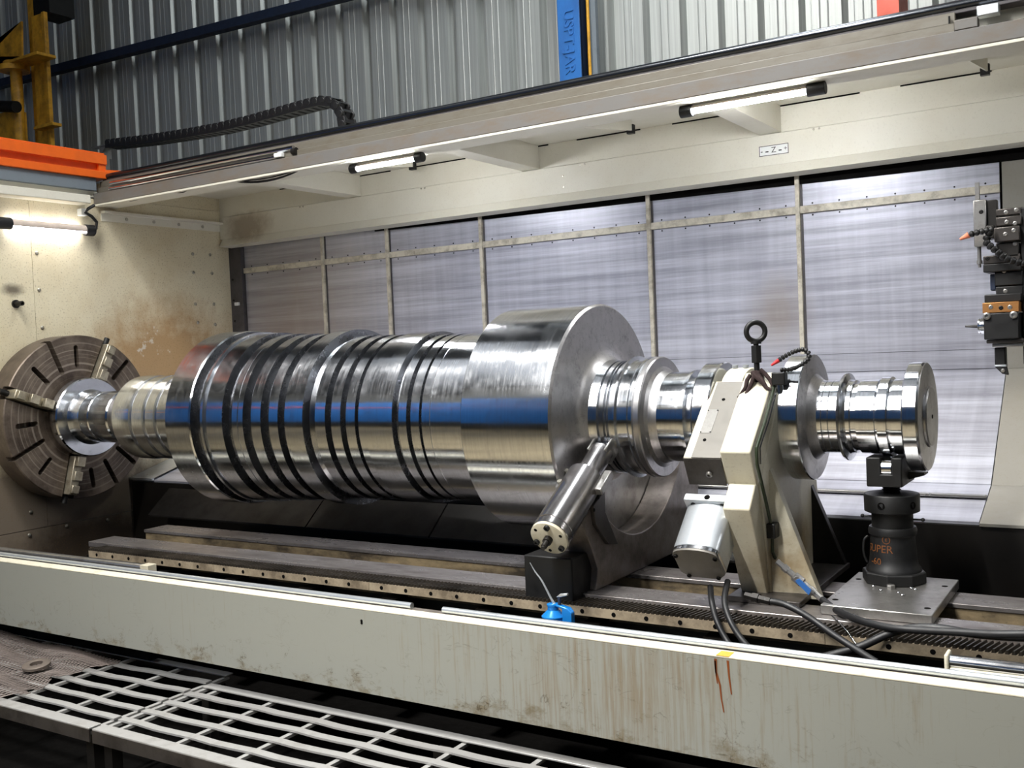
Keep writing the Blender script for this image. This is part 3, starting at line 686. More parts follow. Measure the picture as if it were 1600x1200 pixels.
# ================================================================== FLOOR GRATINGS
ZG = -1.5
def grating(name, x0, x1, ys_, crosses, label, skip_left=False):
    t = thing(name, ((x0 + x1) / 2, ys_[0], ZG - .3), label, 'grating', 'steel walkway gratings')
    bw = .019
    def sagbar(y, wdt):
        m = MB(); K = 24; vs = []
        for i in range(K + 1):
            x = x0 + (x1 - x0) * i / K; ph = ((x - crosses[0]) / (crosses[1] - crosses[0])) % 1
            z = ZG - .005 * math.sin(PI * ph) ** 2 - .003 * math.sin(x * 3 + y * 9)
            vs += [(x, y - wdt, z - .008), (x, y + wdt, z - .008), (x, y + wdt, z), (x, y - wdt, z)]
        fs = [(0, 1, 2, 3), tuple(K * 4 + j for j in (3, 2, 1, 0))]
        for i in range(K):
            b = i * 4; fs += [(b + j, b + (j + 1) % 4, b + 4 + (j + 1) % 4, b + 4 + j) for j in range(4)]
        return m.add(vs, fs)
    for y in ys_[1:-1]: sagbar(y, bw).build('bar', 'grate', t)
    MB().box(x0, x1, ys_[0] - .03, ys_[0] + .03, ZG - .008, ZG).build('front_bar', 'grate', t, bevel=.002)
    MB().box(x0, x1, ys_[0] - .03, ys_[0] - .022, ZG - .06, ZG - .008).build('front_flange', 'iron_grey', t)
    MB().box(x0, x1, ys_[-1] - .025, ys_[-1] + .025, ZG - .008, ZG).build('back_bar', 'grate', t, bevel=.002)
    for x in [x0 + .012] + crosses + [x1 - .012]:
        MB().box(x - .011, x + .011, ys_[0], ys_[-1], ZG - .024, ZG - .012).build('crossbar', 'grate', t)
    for x in (x0 + .05, x1 - .05, (x0 + x1) / 2):
        for y in (ys_[0] + .03, ys_[-1] - .03): MB().box(x - .025, x + .025, y - .025, y + .025, -1.78, ZG - .046).build('leg', 'iron_dark', t)
    return t
grating('walkway_grating', -5.9, -3.765, [2.57, 2.68, 2.80, 2.925, 3.05, 3.175, 3.30], [-5.55, -5.2, -4.83, -4.47, -4.10], 'left steel walkway grating partly under the wire mesh mat')
grating('walkway_grating', -3.745, -1.0, [2.57, 2.685, 2.80, 2.915, 3.03, 3.145], [-3.66, -3.31, -2.965, -2.61, -2.27, -1.93, -1.58, -1.24], 'right steel walkway grating with bare sagging bars')
tag(MB().box(-3.2, -2.6, 2.7, 2.95, -1.78, -1.70).build('wood_block', 'brown_clutter', bevel=.01), 'oily brown timber lying under the right grating', 'timber')

# wire mesh mat draped on the left grating
def mesh_mat():
    bm = bmesh.new(); poly = [at(*p, 'z', ZG + .015) for p in ((-60, 968), (0, 990), (60, 1001), (180, 1031), (150, 1044), (128, 1047), (98, 1060), (75, 1055), (70, 1068), (40, 1073), (38, 1083), (-5, 1090), (-90, 1080))]
    def inside(x, y):
        c = False; k = len(poly); j = k - 1
        for i in range(k):
            a, b = poly[i], poly[j]
            if (a.y > y) != (b.y > y) and x < (b.x - a.x) * (y - a.y) / (b.y - a.y) + a.x: c = not c
            j = i
        return c
    x0 = min(p.x for p in poly); x1 = max(p.x for p in poly); y0 = min(p.y for p in poly); y1 = max(p.y for p in poly)
    dx, dy = .026, .026; nx = int((x1 - x0) / dx) + 2; ny = int((y1 - y0) / dy) + 2; V = {}
    def vert(i, j):
        if (i, j) not in V:
            x = x0 + i * dx + (dx / 2 if j % 2 else 0); y = y0 + j * dy
            z = ZG + .016 + .010 * math.sin(x * 9 + y * 14) + .008 * math.sin(y * 31 + x * 4)
            V[(i, j)] = bm.verts.new((x, y, z))
        return V[(i, j)]
    for j in range(0, ny):
        for i in range(nx):
            x = x0 + i * dx; y = y0 + (j + 1) * dy
            if not inside(x, y): continue
            if j % 2 == 0: q = (vert(i, j), vert(i, j + 1), vert(i, j + 2), vert(i - 1, j + 1))
            else: q = (vert(i, j), vert(i + 1, j + 1), vert(i, j + 2), vert(i, j + 1))
            try: bm.faces.new(q)
            except ValueError: pass
    me = bpy.data.meshes.new('wire_mesh_mat'); bm.to_mesh(me); bm.free(); me.materials.append(M['wire'])
    o = bpy.data.objects.new('wire_mesh_mat', me); COL.objects.link(o)
    md = o.modifiers.new('wires', 'WIREFRAME'); md.thickness = .0055; md.use_replace = True; md.use_even_offset = False; md.use_boundary = True
    tag(o, 'crumpled brown knitted wire mesh mat lying on the left grating', 'mat')
mesh_mat()
q = at(57, 1039, 'z', ZG + .04)
tag(MB().lathe([(-.008, .030), (.008, .030), (.010, .034), (.010, .060), (.006, .066), (-.006, .066), (-.010, .060), (-.010, .034), (-.008, .030)], q, (.05, -.12, 1), 36, False).build('ring_washer', 'washer'), 'worn flat steel ring lying on the wire mesh mat', 'ring')

# ================================================================== CHUCK
ck = thing('faceplate_chuck', (-5.81, Yr, Zr - .52), 'large brown iron four-jaw faceplate chuck with radial slots', 'chuck')
CX = -5.81; RC = .523
LOC[ck] = Vector((-5.81, Yr, Zr - .52))
def chuck_body():
    m = MB().lathe([(-.18, .0001), (-.18, RC - .004), (-.176, RC), (-.006, RC), (0, RC - .006), (0, .0001)], (CX, Yr, Zr), (1, 0, 0), 96, False)
    o = m.build('faceplate', 'chuck', ck)
    return o
fp = chuck_body()
fp.data.transform(Matrix.Translation((0, 0, -.52))); fp.location = (0, 0, .52)       # origin on the axis, for the ring pattern
def radial(ang): return Matrix.Translation((CX, Yr, Zr)) @ Matrix.Rotation(ang, 4, 'X')
def slot(ang, r0, r1, wdt, name='slot'):
    m = MB(); k = 8; pl = []
    for i in range(k + 1): a = PI * i / k; pl.append((wdt * math.cos(a), r1 - wdt + wdt * math.sin(a)))
    for i in range(k + 1): a = PI + PI * i / k; pl.append((wdt * math.cos(a), r0 + wdt + wdt * math.sin(a)))
    cut = MB().prism(pl, 'x', -.07, .02, radial(ang))
    return cut
cut = MB()
# angle measured from up (z) turning towards the viewer's left (-Y side)
def yz(px, py):
    p = at(px, py, 'x', CX); return math.atan2(-(p.y - Yr), p.z - Zr), math.hypot(p.y - Yr, p.z - Zr)
slots = [((75, 533), (101, 585)), ((50, 574), (78, 600)), ((118, 539), (123, 574)), ((196, 568), (176, 594)), ((24, 667), (60, 663)), ((18, 720), (71, 688)), ((61, 742), (84, 718)), ((143, 730), (147, 762)), ((163, 717), (185, 759)), ((182, 697), (207, 720))]
for a_, b_ in slots:
    A1, R1 = yz(*a_); A2, R2 = yz(*b_)
    if R1 < R2: A1, R1, A2, R2 = A2, R2, A1, R1
    s_ = slot(A1, min(R2, R1 - .05), R1 + (.03 if R1 > .48 else 0), .016); cut.add(s_.v, s_.f)
jaws = [((166, 545), (170, 590)), ((25, 618), (92, 634)), ((108, 765), (134, 718))]
JA = [yz(*a_)[0] for a_, b_ in jaws]
JA.append(JA[1] + PI)
for A in JA:
    s_ = MB().box(-.06, .02, -.040, .040, .22, .56, radial(A)); cut.add(s_.v, s_.f)
co = cut.build('slot_cutter', 'void', ck)
bo = fp.modifiers.new('slots', 'BOOLEAN'); bo.object = co; bo.solver = 'EXACT'; bo.operation = 'DIFFERENCE'
bpy.context.view_layer.update()
dg = bpy.context.evaluated_depsgraph_get(); me2 = bpy.data.meshes.new_from_object(fp.evaluated_get(dg))
fp.modifiers.clear(); fp.data = me2; bpy.data.objects.remove(co)
fp.data.set_sharp_from_angle(angle=math.radians(35))
MB().lathe([(-.19, .40), (-.24, .40)], (CX, Yr, Zr), (1, 0, 0), 48).build('back_plate', 'iron_dark', ck)
for A in JA:
    m = radial(A)
    j = MB().box(-.05, .05, -.030, .030, .255, .50, m).build('jaw', 'jaw', ck, bevel=.006)
    st_ = MB().box(.05, .085, -.028, .028, .255, .32, m).box(.05, .078, -.028, .028, .35, .41, m).box(.05, .07, -.026, .026, .44, .49, m)
    st_.build('jaw_step', 'jaw', ck, bevel=.004)
    MB().cyl(m @ Vector((-.03, 0, .49)), m @ Vector((-.03, 0, .555)), .018).build('jaw_screw', 'black', ck)

# ================================================================== ROTOR
ro = thing('turbine_rotor', (-3.3, Yr, Zr), 'huge polished turned-steel turbine rotor with grooves lying between chuck and jack', 'rotor')
def turn(prof, name, mat, n=128, dark=()):
    pf = [(prof[0][0], .0001)] + list(prof) + [(prof[-1][0], .0001)]
    o = MB().lathe([(x, r) for x, r in pf], (0, Yr, Zr), (1, 0, 0), n, False).build(name, mat, ro, smooth=28)
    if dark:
        o.data.materials.append(M['rotor_groove_shade']); off = LOC[ro]
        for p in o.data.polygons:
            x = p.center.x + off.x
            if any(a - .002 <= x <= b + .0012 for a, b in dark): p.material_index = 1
    return o
turn([(-5.78, .20), (-5.775, .232), (-5.765, .25), (-5.712, .25), (-5.703, .243)], 'end_flange', 'rotor', 96)
turn([(-5.703, .175), (-5.69, .168), (-5.63, .160), (-5.62, .156), (-5.61, .160), (-5.53, .160), (-5.525, .155), (-5.515, .160), (-5.40, .160), (-5.36, .163), (-5.345, .165), (-5.335, .158)], 'end_journal', 'rotor', 96)
turn([(-5.335, .135), (-5.20, .135), (-5.183, .15)], 'neck', 'rotor_worn', 96)
P_ = [(-5.19, .19), (-5.183, .236), (-5.165, .25), (-5.06, .252)]
for x in (-5.02, -4.90, -4.80, -4.68, -4.56, -4.47):
    P_ += [(x, .248), (x + .004, .232), (x + .026, .232), (x + .03, .247)]
P_ += [(-4.414, .245)]
turn(P_, 'gland_section', 'rotor', 96)
def rl(x): return .467 + (x + 4.15) * (-.467 + .40) / (-2.78 + 4.15)
P_ = [(-4.414, .20), (-4.414, .470), (-4.405, .479), (-4.225, .479), (-4.216, .474)]
G = [(-4.216, -4.151), (-4.132, -4.115), (-3.996, -3.938), (-3.859, -3.807), (-3.739, -3.688), (-3.626, -3.585), (-3.447, -3.399), (-3.333, -3.300), (-3.240, -3.210), (-3.153, -3.135), (-2.927, -2.902), (-2.856, -2.835), (-2.785, -2.773)]
lands = []
for i, (g0, g1) in enumerate(G):
    d = .048 if g1 - g0 > .03 else .036
    if i: P_ += [(g0 - .001, P_[-1][1])]
    r0 = P_[-1][1]
    nxt = G[i + 1][0] if i + 1 < len(G) else -2.493
    r1 = rl(g1) if i not in (5, 9) else rl(g1) - .006
    if i == 1: r1 = .458
    if i == 2: r1 = .447
    if i == 3: r1 = .442
    if i == 4: r1 = .437
    if i >= 6: r1 = {6: .418, 7: .414, 8: .411, 9: .409, 10: .402, 11: .400, 12: .399}[i]
    P_ += [(g0, r0 - d), (g1, min(r0, r1) - d), (g1 + .001, r1)]
    if i == 2: P_ += [(-3.90, r1), (-3.899, r1 - .004), (-3.893, r1 - .004), (-3.892, r1)]
    if i == 5: P_ += [(-3.55, r1), (-3.548, .451)]
    if i == 9: P_ += [(-3.09, .409), (-3.088, .417)]
P_ += [(-2.728, .399), (-2.727, .397), (-2.493, .397)]
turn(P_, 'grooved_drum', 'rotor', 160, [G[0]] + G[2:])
turn([(-2.495, .30), (-2.495, .490), (-2.487, .498), (-2.060, .498)], 'disc', 'rotor', 192)
turn([(-2.060, .4975), (-2.052, .491), (-2.050, .488), (-2.050, .36), (-2.044, .30), (-2.03, .27), (-2.01, .252)], 'disc_face', 'rotor_face', 160)
P_ = [(-2.01, .252), (-1.99, .247)]
for x in (-1.975, -1.945, -1.930): P_ += [(x, .245), (x + .002, .225), (x + .009, .225), (x + .011, .245)]
P_ += [(-1.896, .245), (-1.893, .262), (-1.885, .262), (-1.880, .247), (-1.835, .247), (-1.832, .240), (-1.824, .240), (-1.820, .258), (-1.808, .258), (-1.805, .25)]
turn(P_, 'gland_hub', 'rotor', 128)
turn([(-1.806, .250), (-1.800, .257), (-1.778, .257), (-1.772, .253), (-1.772, .215), (-1.762, .198), (-1.74, .190), (-1.728, .189)], 'collar', 'rotor_face', 128)
turn([(-1.73, .189), (-1.625, .189), (-1.623, .197), (-1.610, .197), (-1.608, .17), (-1.572, .17)], 'bearing_journal', 'rotor', 128)
turn([(-1.572, .20), (-1.568, .215), (-1.558, .226), (-1.495, .226), (-1.489, .221), (-1.489, .10)], 'thrust_collar', 'rotor', 128)
turn([(-1.489, .075), (-1.205, .075)], 'inner_shaft', 'rotor', 64)
turn([(-1.207, .10), (-1.207, .243), (-1.203, .248), (-1.135, .248), (-1.131, .245)], 'coupling_flange', 'rotor', 128)
turn([(-1.131, .2449), (-1.130, .243), (-1.130, .20), (-1.122, .168), (-1.105, .150), (-1.09, .142)], 'flange_face', 'rotor_face', 128)
P_ = [(-1.09, .1425), (-1.084, .141), (-1.075, .141), (-1.074, .138), (-1.071, .141), (-1.050, .141), (-1.049, .138), (-1.046, .141), (-1.013, .141), (-1.010, .165), (-1.000, .170), (-.996, .168), (-.990, .145), (-.984, .141), (-.969, .141), (-.967, .132), (-.948, .132), (-.946, .141), (-.880, .141), (-.878, .133), (-.869, .133), (-.868, .151), (-.836, .151), (-.835, .135), (-.828, .135), (-.826, .142), (-.772, .142)]
turn(P_, 'stepped_journal', 'rotor', 128)
turn([(-.774, .10), (-.772, .198), (-.766, .205), (-.722, .205), (-.716, .201)], 'end_collar', 'rotor', 128)
turn([(-.7165, .2005), (-.713, .198), (-.713, .118), (-.712, .114), (-.704, .113), (-.700, .108), (-.700, .0005)], 'end_face', 'rotor_face', 96)
MB().lathe([(0, .008), (.0015, .008)], (-.6998, Yr, Zr), (1, 0, 0), 16).build('centre_hole', 'void', ro)

# ================================================================== DARK STEADY REST with roller quill
ds = thing('roller_steady', (-1.97, 3.8, ZW), 'dark oily cast-iron steady rest with polished roller quill right of the disc', 'steady rest')
R0 = .505
arc = [(Yr + R0 * math.cos(a), Zr + R0 * math.sin(a)) for a in [math.radians(-28 - (180 - 54) * i / 24) for i in range(25)]]
outer = [(3.45, -.60), (3.46, -.70), (3.53, -.80), (3.58, -.90), (3.56, ZW + .001), (4.60, ZW + .001), (4.66, -.72), (4.60, -.55)]
MB().prism(arc + outer, 'x', -2.035, -1.90).build('yoke', 'yoke', ds, bevel=.004)
wb = [(Yr + .515 * math.cos(a), Zr + .515 * math.sin(a)) for a in [math.radians(-31 - (180 - 62) * i / 24) for i in range(25)]]
MB().prism(wb, 'x', -2.047, -2.036).build('web_plate', 'steel', ds)
MB().box(-2.15, -1.93, 3.42, 3.60, -1.03, -.83).build('saddle', 'black', ds, bevel=.006)
# quill
Xq = -1.955
qa = at(944, 700, 'x', Xq); qb = at(861, 836, 'x', Xq)
dq = (qb - qa).normalized(); Lq = (qb - qa).length; up = Vector((1, 0, 0)).cross(dq).normalized()
if up.z < 0: up = -up
px2m = .0030
MB().lathe([(-.0, .050), (.19, .050)], qa + dq * .03, dq, 40).build('plunger', 'quill', ds)
MB().lathe([(0, .072), (.004, .078), (Lq - .230, .078), (Lq - .228, .074), (Lq - .222, .074), (Lq - .220, .079), (Lq - .194, .079), (Lq - .192, .077)], qa + dq * .20, dq, 48).build('quill_barrel', 'quill', ds)
e0 = qa + dq * (Lq + .008)
MB().lathe([(0, .076), (.012, .076), (.014, .073)], e0, dq, 48).build('end_cover', 'steady', ds)
MB().lathe([(0, .018), (.02, .018), (.02, .013), (.045, .012), (.047, .009), (.055, .009)], e0 + dq * .014, dq, 20).build('adjuster_stub', 'iron_dark', ds)
xv = Vector((1, 0, 0)); bolts = []
for i in range(6):
    a = 2 * PI * i / 6 + .3; p = e0 + dq * .014 + (xv * math.cos(a) + up * math.sin(a)) * .060
    if i % 2: MB().lathe([(0, .012), (.010, .012), (.011, .010), (.011, .006), (.005, .005)], p, dq, 14).build('cap_screw', 'black', ds)
    else: MB().lathe([(0, .007), (.0008, .007)], p, dq, 12).build('screw_hole', 'void', ds)
# roller fork at the tip
mq = Matrix((xv, up, dq)).transposed().to_4x4(); mq.translation = qa
for sx in (-.046, .034):
    MB().box(sx, sx + .012, -.042, .042, -.075, .06, mq).build('fork_cheek', 'steel', ds, bevel=.008, seg=3)
MB().cyl(mq @ Vector((-.032, 0, -.035)), mq @ Vector((.032, 0, -.035)), .040, n=28).build('roller', 'chrome', ds)
MB().cyl(mq @ Vector((-.055, 0, -.03)), mq @ Vector((.055, 0, -.03)), .013).build('roller_pin', 'steel', ds)
for sx, sgn in ((-.105, 1), (.072, -1)):
    MB().box(sx, sx + .033, -.02, .012, .16, .28, mq).build('mount_ear', 'steel', ds, bevel=.004)
for dz in (.185, .255):
    MB().cyl(mq @ Vector((-.09, .012, dz)), mq @ Vector((-.09, .026, dz)), .011, n=6).build('ear_bolt', 'white_bolt', ds)
pl = [at(*p, 'x', -1.9) for p in ((921, 790), (939, 766), (940, 800), (960, 850), (945, 850), (925, 820))]
MB().prism([(p.y, p.z) for p in pl], 'x', -1.90, -1.882).build('bracket_plate', 'iron_grey', ds, bevel=.002)
scatter(MB().lathe([(0, .008), (.001, .008)], (0, 0, 0), (1, 0, 0), 12), 'bolt_hole', 'void', [Vector((-1.8815, at(*p, 'x', -1.882).y, at(*p, 'x', -1.882).z)) for p in ((935, 777), (928, 797))], ds)

# ================================================================== IVORY STEADY REST / housing
ws = thing('ivory_steady', (-1.3, 3.9, ZW), 'ivory painted steady rest casting with servo motor, left of the screw jack', 'steady rest')
LOC[ws] = Vector((-1.3, 3.9, ZW))
XS0, XS1, XB0 = -1.357, -1.24, -1.51
def yzp(pts, X): return [(at(*p, 'x', X).y, at(*p, 'x', X).z) for p in pts]
tfy = Vector((0, at(1172, 707, 'x', XS1).y, at(1172, 707, 'x', XS1).z)); tty = Vector((0, at(1208, 590, 'x', XS1).y, at(1208, 590, 'x', XS1).z))
u = (tfy - tty).normalized(); v = Vector((0, -u.z, u.y));  v = v if v.z < 0 else -v
def loc2(a, b): q = tfy + u * a + v * b; return (q.y, q.z)        # a: down the slope, b: into the casting
MB().prism([loc2(0, 0), loc2(-.42, 0), loc2(-.42, .15), loc2(.035, .15)], 'x', XS0, XS1).build('upper_arm', 'steady', ws, bevel=.006)
MB().prism([loc2(.0, .035), loc2(-.41, .035), loc2(-.41, .15), loc2(.03, .15)], 'x', XB0, XS0 - .0005).build('slide_block', 'steady', ws, bevel=.004)
MB().prism([loc2(.004, .029), loc2(-.40, .029), loc2(-.40, .0345), loc2(.004, .0345)], 'x', XB0 + .035, XS0 - .001).build('slide_cover', 'steady_grey', ws, bevel=.001)
MB().prism([loc2(.0045, .034), loc2(.034, .149), loc2(.036, .149), loc2(.0065, .034)], 'x', XB0 + .002, XS0 - .002).build('end_cover', 'iron_grey', ws)
def onplate(a, x): q = tfy + u * a + v * .029; return Vector((x, q.y, q.z))
np_ = onplate(-.19, -1.452)
MB().prism([loc2(-.12, .0275), loc2(-.245, .0275), loc2(-.245, .029), loc2(-.12, .029)], 'x', -1.474, -1.43).build('name_plate', 'steel', ws)
scatter(MB().lathe([(0, .003), (.001, .003)], (0, 0, 0), -v, 8), 'plate_screw', 'dark_bolt', [onplate(a, x) - v * .0017 for a in (-.125, -.24) for x in (-1.471, -1.433)], ws)
scatter(MB().lathe([(0, .007), (.001, .007)], (0, 0, 0), -v, 12), 'tapped_hole', 'void', [onplate(-.085, -1.445) - v * .0005, onplate(-.30, -1.425) - v * .0005], ws)
q = tfy + u * .025 + v * .095; MB().lathe([(0, .012), (.01, .012), (.011, .006), (.004, .005)], (-1.415, q.y, q.z), u, 14).build('cap_screw', 'steel', ws)
# lower arm
lo = yzp(((1182, 757), (1173, 797), (1203, 945), (1240, 945), (1225, 760)), XS1)
zmin = ZW + .002
lo = [(y, max(z, zmin)) for y, z in lo]
MB().prism(lo, 'x', XS0 + .01, XS1 - .004).build('lower_arm', 'steady', ws, bevel=.005)
# side wall (big plate) behind the arms
sd = [loc2(-.30, .10), loc2(.02, .15), (3.66, -.70), (3.71, zmin), (4.42, zmin), (4.36, -.62), (4.33, -.34), (4.12, -.20), (3.90, -.185)]
sw = MB().prism(sd, 'x', -1.30, -1.236).build('side_wall', 'steady', ws)
hc_ = MB().cyl((-1.4, Yr, Zr), (-1.1, Yr, Zr), .095, n=40).build('bore_cutter', 'void')
bo = sw.modifiers.new('bore', 'BOOLEAN'); bo.object = hc_; bo.solver = 'EXACT'
bpy.context.view_layer.update(); dg = bpy.context.evaluated_depsgraph_get()
me2 = bpy.data.meshes.new_from_object(sw.evaluated_get(dg)); sw.modifiers.clear(); sw.data = me2; bpy.data.objects.remove(hc_)
sw.data.set_sharp_from_angle(angle=math.radians(35))
b_ = sw.modifiers.new('bevel', 'BEVEL'); b_.width = .005; b_.segments = 2; b_.limit_method = 'ANGLE' 
# buttress: slanted rib edge running down to the right
xa = at(1214, 700, 'y', 3.74); xb = at(1283, 915, 'y', 3.74)
MB().add([(-1.24, 3.72, -.50), (-1.235, 3.74, -.50), (xb.x, 3.74, zmin), (-1.24, 3.72, zmin), (-1.24, 3.78, -.50), (-1.235, 3.78, -.50), (xb.x, 3.78, zmin), (-1.24, 3.78, zmin)],
         [(0, 1, 2, 3), (4, 7, 6, 5), (0, 4, 5, 1), (1, 5, 6, 2), (2, 6, 7, 3), (3, 7, 4, 0)]).build('buttress', 'steady', ws, bevel=.004)
xr_ = at(1265, 745, 'y', 4.3).x; xr2 = at(1327, 900, 'y', 4.3).x; zr_ = at(1265, 745, 'y', 4.3).z
MB().add([(-1.30, 4.27, -.30), (xr_, 4.27, -.45), (xr_, 4.27, zr_), (xr2, 4.27, zmin), (-1.30, 4.27, zmin), (-1.30, 4.31, -.30), (xr_, 4.31, -.45), (xr_, 4.31, zr_), (xr2, 4.31, zmin), (-1.30, 4.31, zmin)],
         [(0, 1, 2, 3, 4), (9, 8, 7, 6, 5), (0, 5, 6, 1), (1, 6, 7, 2), (2, 7, 8, 3), (3, 8, 9, 4), (4, 9, 5, 0)]).build('rear_buttress', 'iron_dark', ws, bevel=.003)
MB().box(-1.37, xr2, 3.60, 4.32, ZW + .0005, ZW + .022).build('base_plate', 'iron_grey', ws, bevel=.003)
# bearing cap ring
MB().lathe([(-1.465, .12), (-1.465, .196), (-1.460, .2), (-1.385, .2), (-1.380, .196), (-1.380, .12), (-1.465, .12)], (0, Yr, Zr), (1, 0, 0), 64, False).build('bearing_cap', 'steady', ws)
scatter(MB().lathe([(0, .012), (.012, .012), (.013, .008), (.0131, .0001)], (0, 0, 0), (0, 0, 1), 12), 'cap_screw', 'alu', [Vector((x, Yr - .02, Zr + .2)) for x in (-1.445, -1.40)], ws)
# lifting eye on the upper arm
eb = at(1183, 585, 'x', -1.30)
MB().cyl(eb + Vector((0, 0, -.03)), eb + Vector((0, 0, .09)), .011).build('stud', 'black', ws)
MB().lathe([(.045, .021), (.112, .021)], eb, (0, 0, 1), 6).build('coupling_nut', 'black', ws, smooth=0, bevel=.002)
MB().lathe([(.112, .010), (.118, .010), (.118, .020), (.130, .020)], eb, (0, 0, 1), 20).build('eye_collar', 'black', ws)
MB().torus(eb + Vector((0, 0, .165)), (.53, -.84, 0), .036, .0105).build('lifting_eye', 'black', ws)
# rag tied round the stud
rg = thing('rag', eb.to_tuple(), 'twisted dark red rag knotted around the lifting eye stud', 'rag')
for pts in (((0, -.02, .012), (-.012, -.03, -.03), (-.03, -.05, -.075), (-.05, -.07, -.105)), ((.0, -.02, .012), (.03, -.035, -.02), (.05, -.045, -.05), (.075, -.05, -.06)), ((-.01, -.02, .01), (.01, -.035, -.01), (.03, -.03, -.03), (.045, -.04, -.055)), ((-.02, -.02, .0), (-.03, -.03, -.02), (-.035, -.04, -.05), (-.06, -.06, -.085)), ((.02, -.02, .02), (.04, -.02, .0), (.06, -.03, -.02), (.07, -.04, -.045))):
    MB().tube([eb + Vector(p) for p in pts], [.008, .009, .008, .003], 8).build('rag_tail', 'rag', rg)
MB().torus(eb + Vector((0, 0, .004)), (.1, .1, 1), .016, .010, 20, 8).torus(eb + Vector((0, 0, -.008)), (-.2, .1, 1), .018, .009, 20, 8).build('knot', 'rag', rg)

# servo motor under the slide block
mt = thing('servo_motor', (-1.43, 3.55, -.85), 'silver aluminium servo motor hanging under the ivory steady arm', 'motor')
a0 = at(1068, 781, 'x', XB0); a1 = at(1050, 858, 'x', XB0); mdir = u.copy(); mlen = .235; a0 = a1 - mdir * mlen
b1 = at(1065, 904, 'x', XB0); mv = (b1 - a1); mv = v.copy(); mh = .15
wx = at(1121, 867, 'y', a1.y).x - XB0
mm = Matrix((xv, mv, mdir)).transposed().to_4x4(); mm.translation = a0
LOC[mt] = Vector((-1.43, 3.55, -.85))
def dshape(wd_, hgt, inset=0.):
    c = wd_ / 2; pts = []
    for i in range(13): t_ = PI * (1 - i / 12); pts.append((c + (c - inset) * math.cos(t_), .012 + inset - .034 * math.sin(t_) + .0))
    pts += [(wd_ - inset, hgt - .03), (wd_ - .03, hgt - inset), (.03, hgt - inset), (inset, hgt - .03)]
    return pts
def dprism(pts, z0, z1): return MB().prism(pts, 'z', z0, z1, mm)
dprism(dshape(wx, mh), .03, mlen - .012).build('motor_body', 'alu', mt, bevel=.002)
dprism(dshape(wx, mh), mlen - .011, mlen + .004).build('end_bell', 'chrome', mt, bevel=.001)
dprism(dshape(wx, mh, .002), mlen + .004, mlen + .012).build('end_plate', 'steady_grey', mt)
MB().box(-.004, wx + .004, -.037, mh - .0, -.002, .03, mm).build('mount_flange', 'alu', mt, bevel=.003)
for fx, fy in ((.012, .022), (wx - .012, .022), (.03, mh - .012), (wx - .03, mh - .012)):
    MB().lathe([(0, .0085), (.006, .0085), (.007, .006), (.002, .005)], mm @ Vector((fx, fy, mlen + .012)), mdir, 12).build('socket_screw', 'dark_bolt', mt)
for fx in (.03, wx - .03):
    MB().lathe([(0, .010), (.002, .010)], mm @ Vector((fx, -.012, .03)), mdir, 12).build('flange_bolt', 'dark_bolt', mt)
MB().lathe([(0, .011), (.0015, .011)], mm @ Vector((wx / 2, -.037, .014)), -mv, 14).build('port_hole', 'void', mt)

# hydraulic tube and ball valve on the side wall
hp = [(1210, 603), (1195, 660), (1182, 700), (1183, 725), (1196, 780), (1207, 830), (1207, 862), (1214, 878)]
hy = MB().tube([at(*p, 'x', -1.222) for p in hp], .0065, 10)
tag(hy.build('oil_pipe', 'hose_green'), 'dark green rigid oil pipe clamped along the ivory steady side', 'pipe')
hy2 = MB().tube([at(p[0] + 5, p[1], 'x', -1.222) for p in hp[:4]], .004, 8)
tag(hy2.build('bright_pipe', 'chrome'), 'thin bright pipe beside the dark green oil pipe', 'pipe')
q = at(1206, 828, 'x', -1.225); tag(MB().box(q.x - .012, q.x + .022, q.y - .03, q.y + .04, q.z - .028, q.z + .028).build('pipe_clamp', 'black', bevel=.004), 'black block clamp holding the oil pipe on the steady', 'clamp')
bv = thing('ball_valve', at(1240, 900, 'y', 3.64).to_tuple(), 'chromed ball valve with blue lever on the hose beside the steady', 'valve')
vp = [at(*p, 'y', 3.64) for p in ((1214, 877), (1228, 890), (1248, 907), (1268, 924), (1286, 938))]
vd = (vp[3] - vp[1]).normalized()
MB().lathe([(0, .011), (.03, .011), (.03, .015), (.05, .015), (.05, .012), (.075, .012), (.08, .019), (.115, .019), (.12, .013), (.15, .013), (.15, .016), (.17, .016), (.17, .012), (.215, .0115)], vp[0], vp[4] - vp[0], 8).build('valve_body', 'steel', bv)
lv = [at(*p, 'y', 3.60) for p in ((1241, 907), (1249, 904), (1268, 922), (1264, 930))]
MB().prism([(p.x, p.z) for p in lv], 'y', 3.598, 3.604).build('lever', 'valve_blue', bv, bevel=.001)
MB().cyl(at(1244, 904, 'y', 3.64), at(1245, 905, 'y', 3.60), .009, n=10).build('lever_stem', 'steel', bv)

# hoses
def smooth_path(pts, k=8):
    pts = [Vector(p) for p in pts]; out = []
    P0 = [pts[0] * 2 - pts[1]] + pts + [pts[-1] * 2 - pts[-2]]
    for i in range(1, len(P0) - 2):
        a, b, c, d = P0[i - 1:i + 3]
        for j in range(k):
            t = j / k; out.append(.5 * ((2 * b) + (c - a) * t + (2 * a - 5 * b + 4 * c - d) * t * t + (3 * b - a - 3 * c + d) * t ** 3))
    return out + [pts[-1]]
def hose(pp, r, label, mat='rubber', name='hose'):
    return tag(MB().tube(smooth_path([at(px, py, 'y', y) for px, py, y in pp]), r, 12).build(name, mat), label, 'hose', 'black hoses by the steady')
hose([(1285, 937, 3.62), (1310, 955, 3.55), (1345, 970, 3.44), (1390, 981, 3.38), (1440, 985, 3.36), (1500, 988, 3.36), (1560, 991, 3.36), (1640, 990, 3.36)], .0125, 'black hose running right from the blue-levered ball valve')
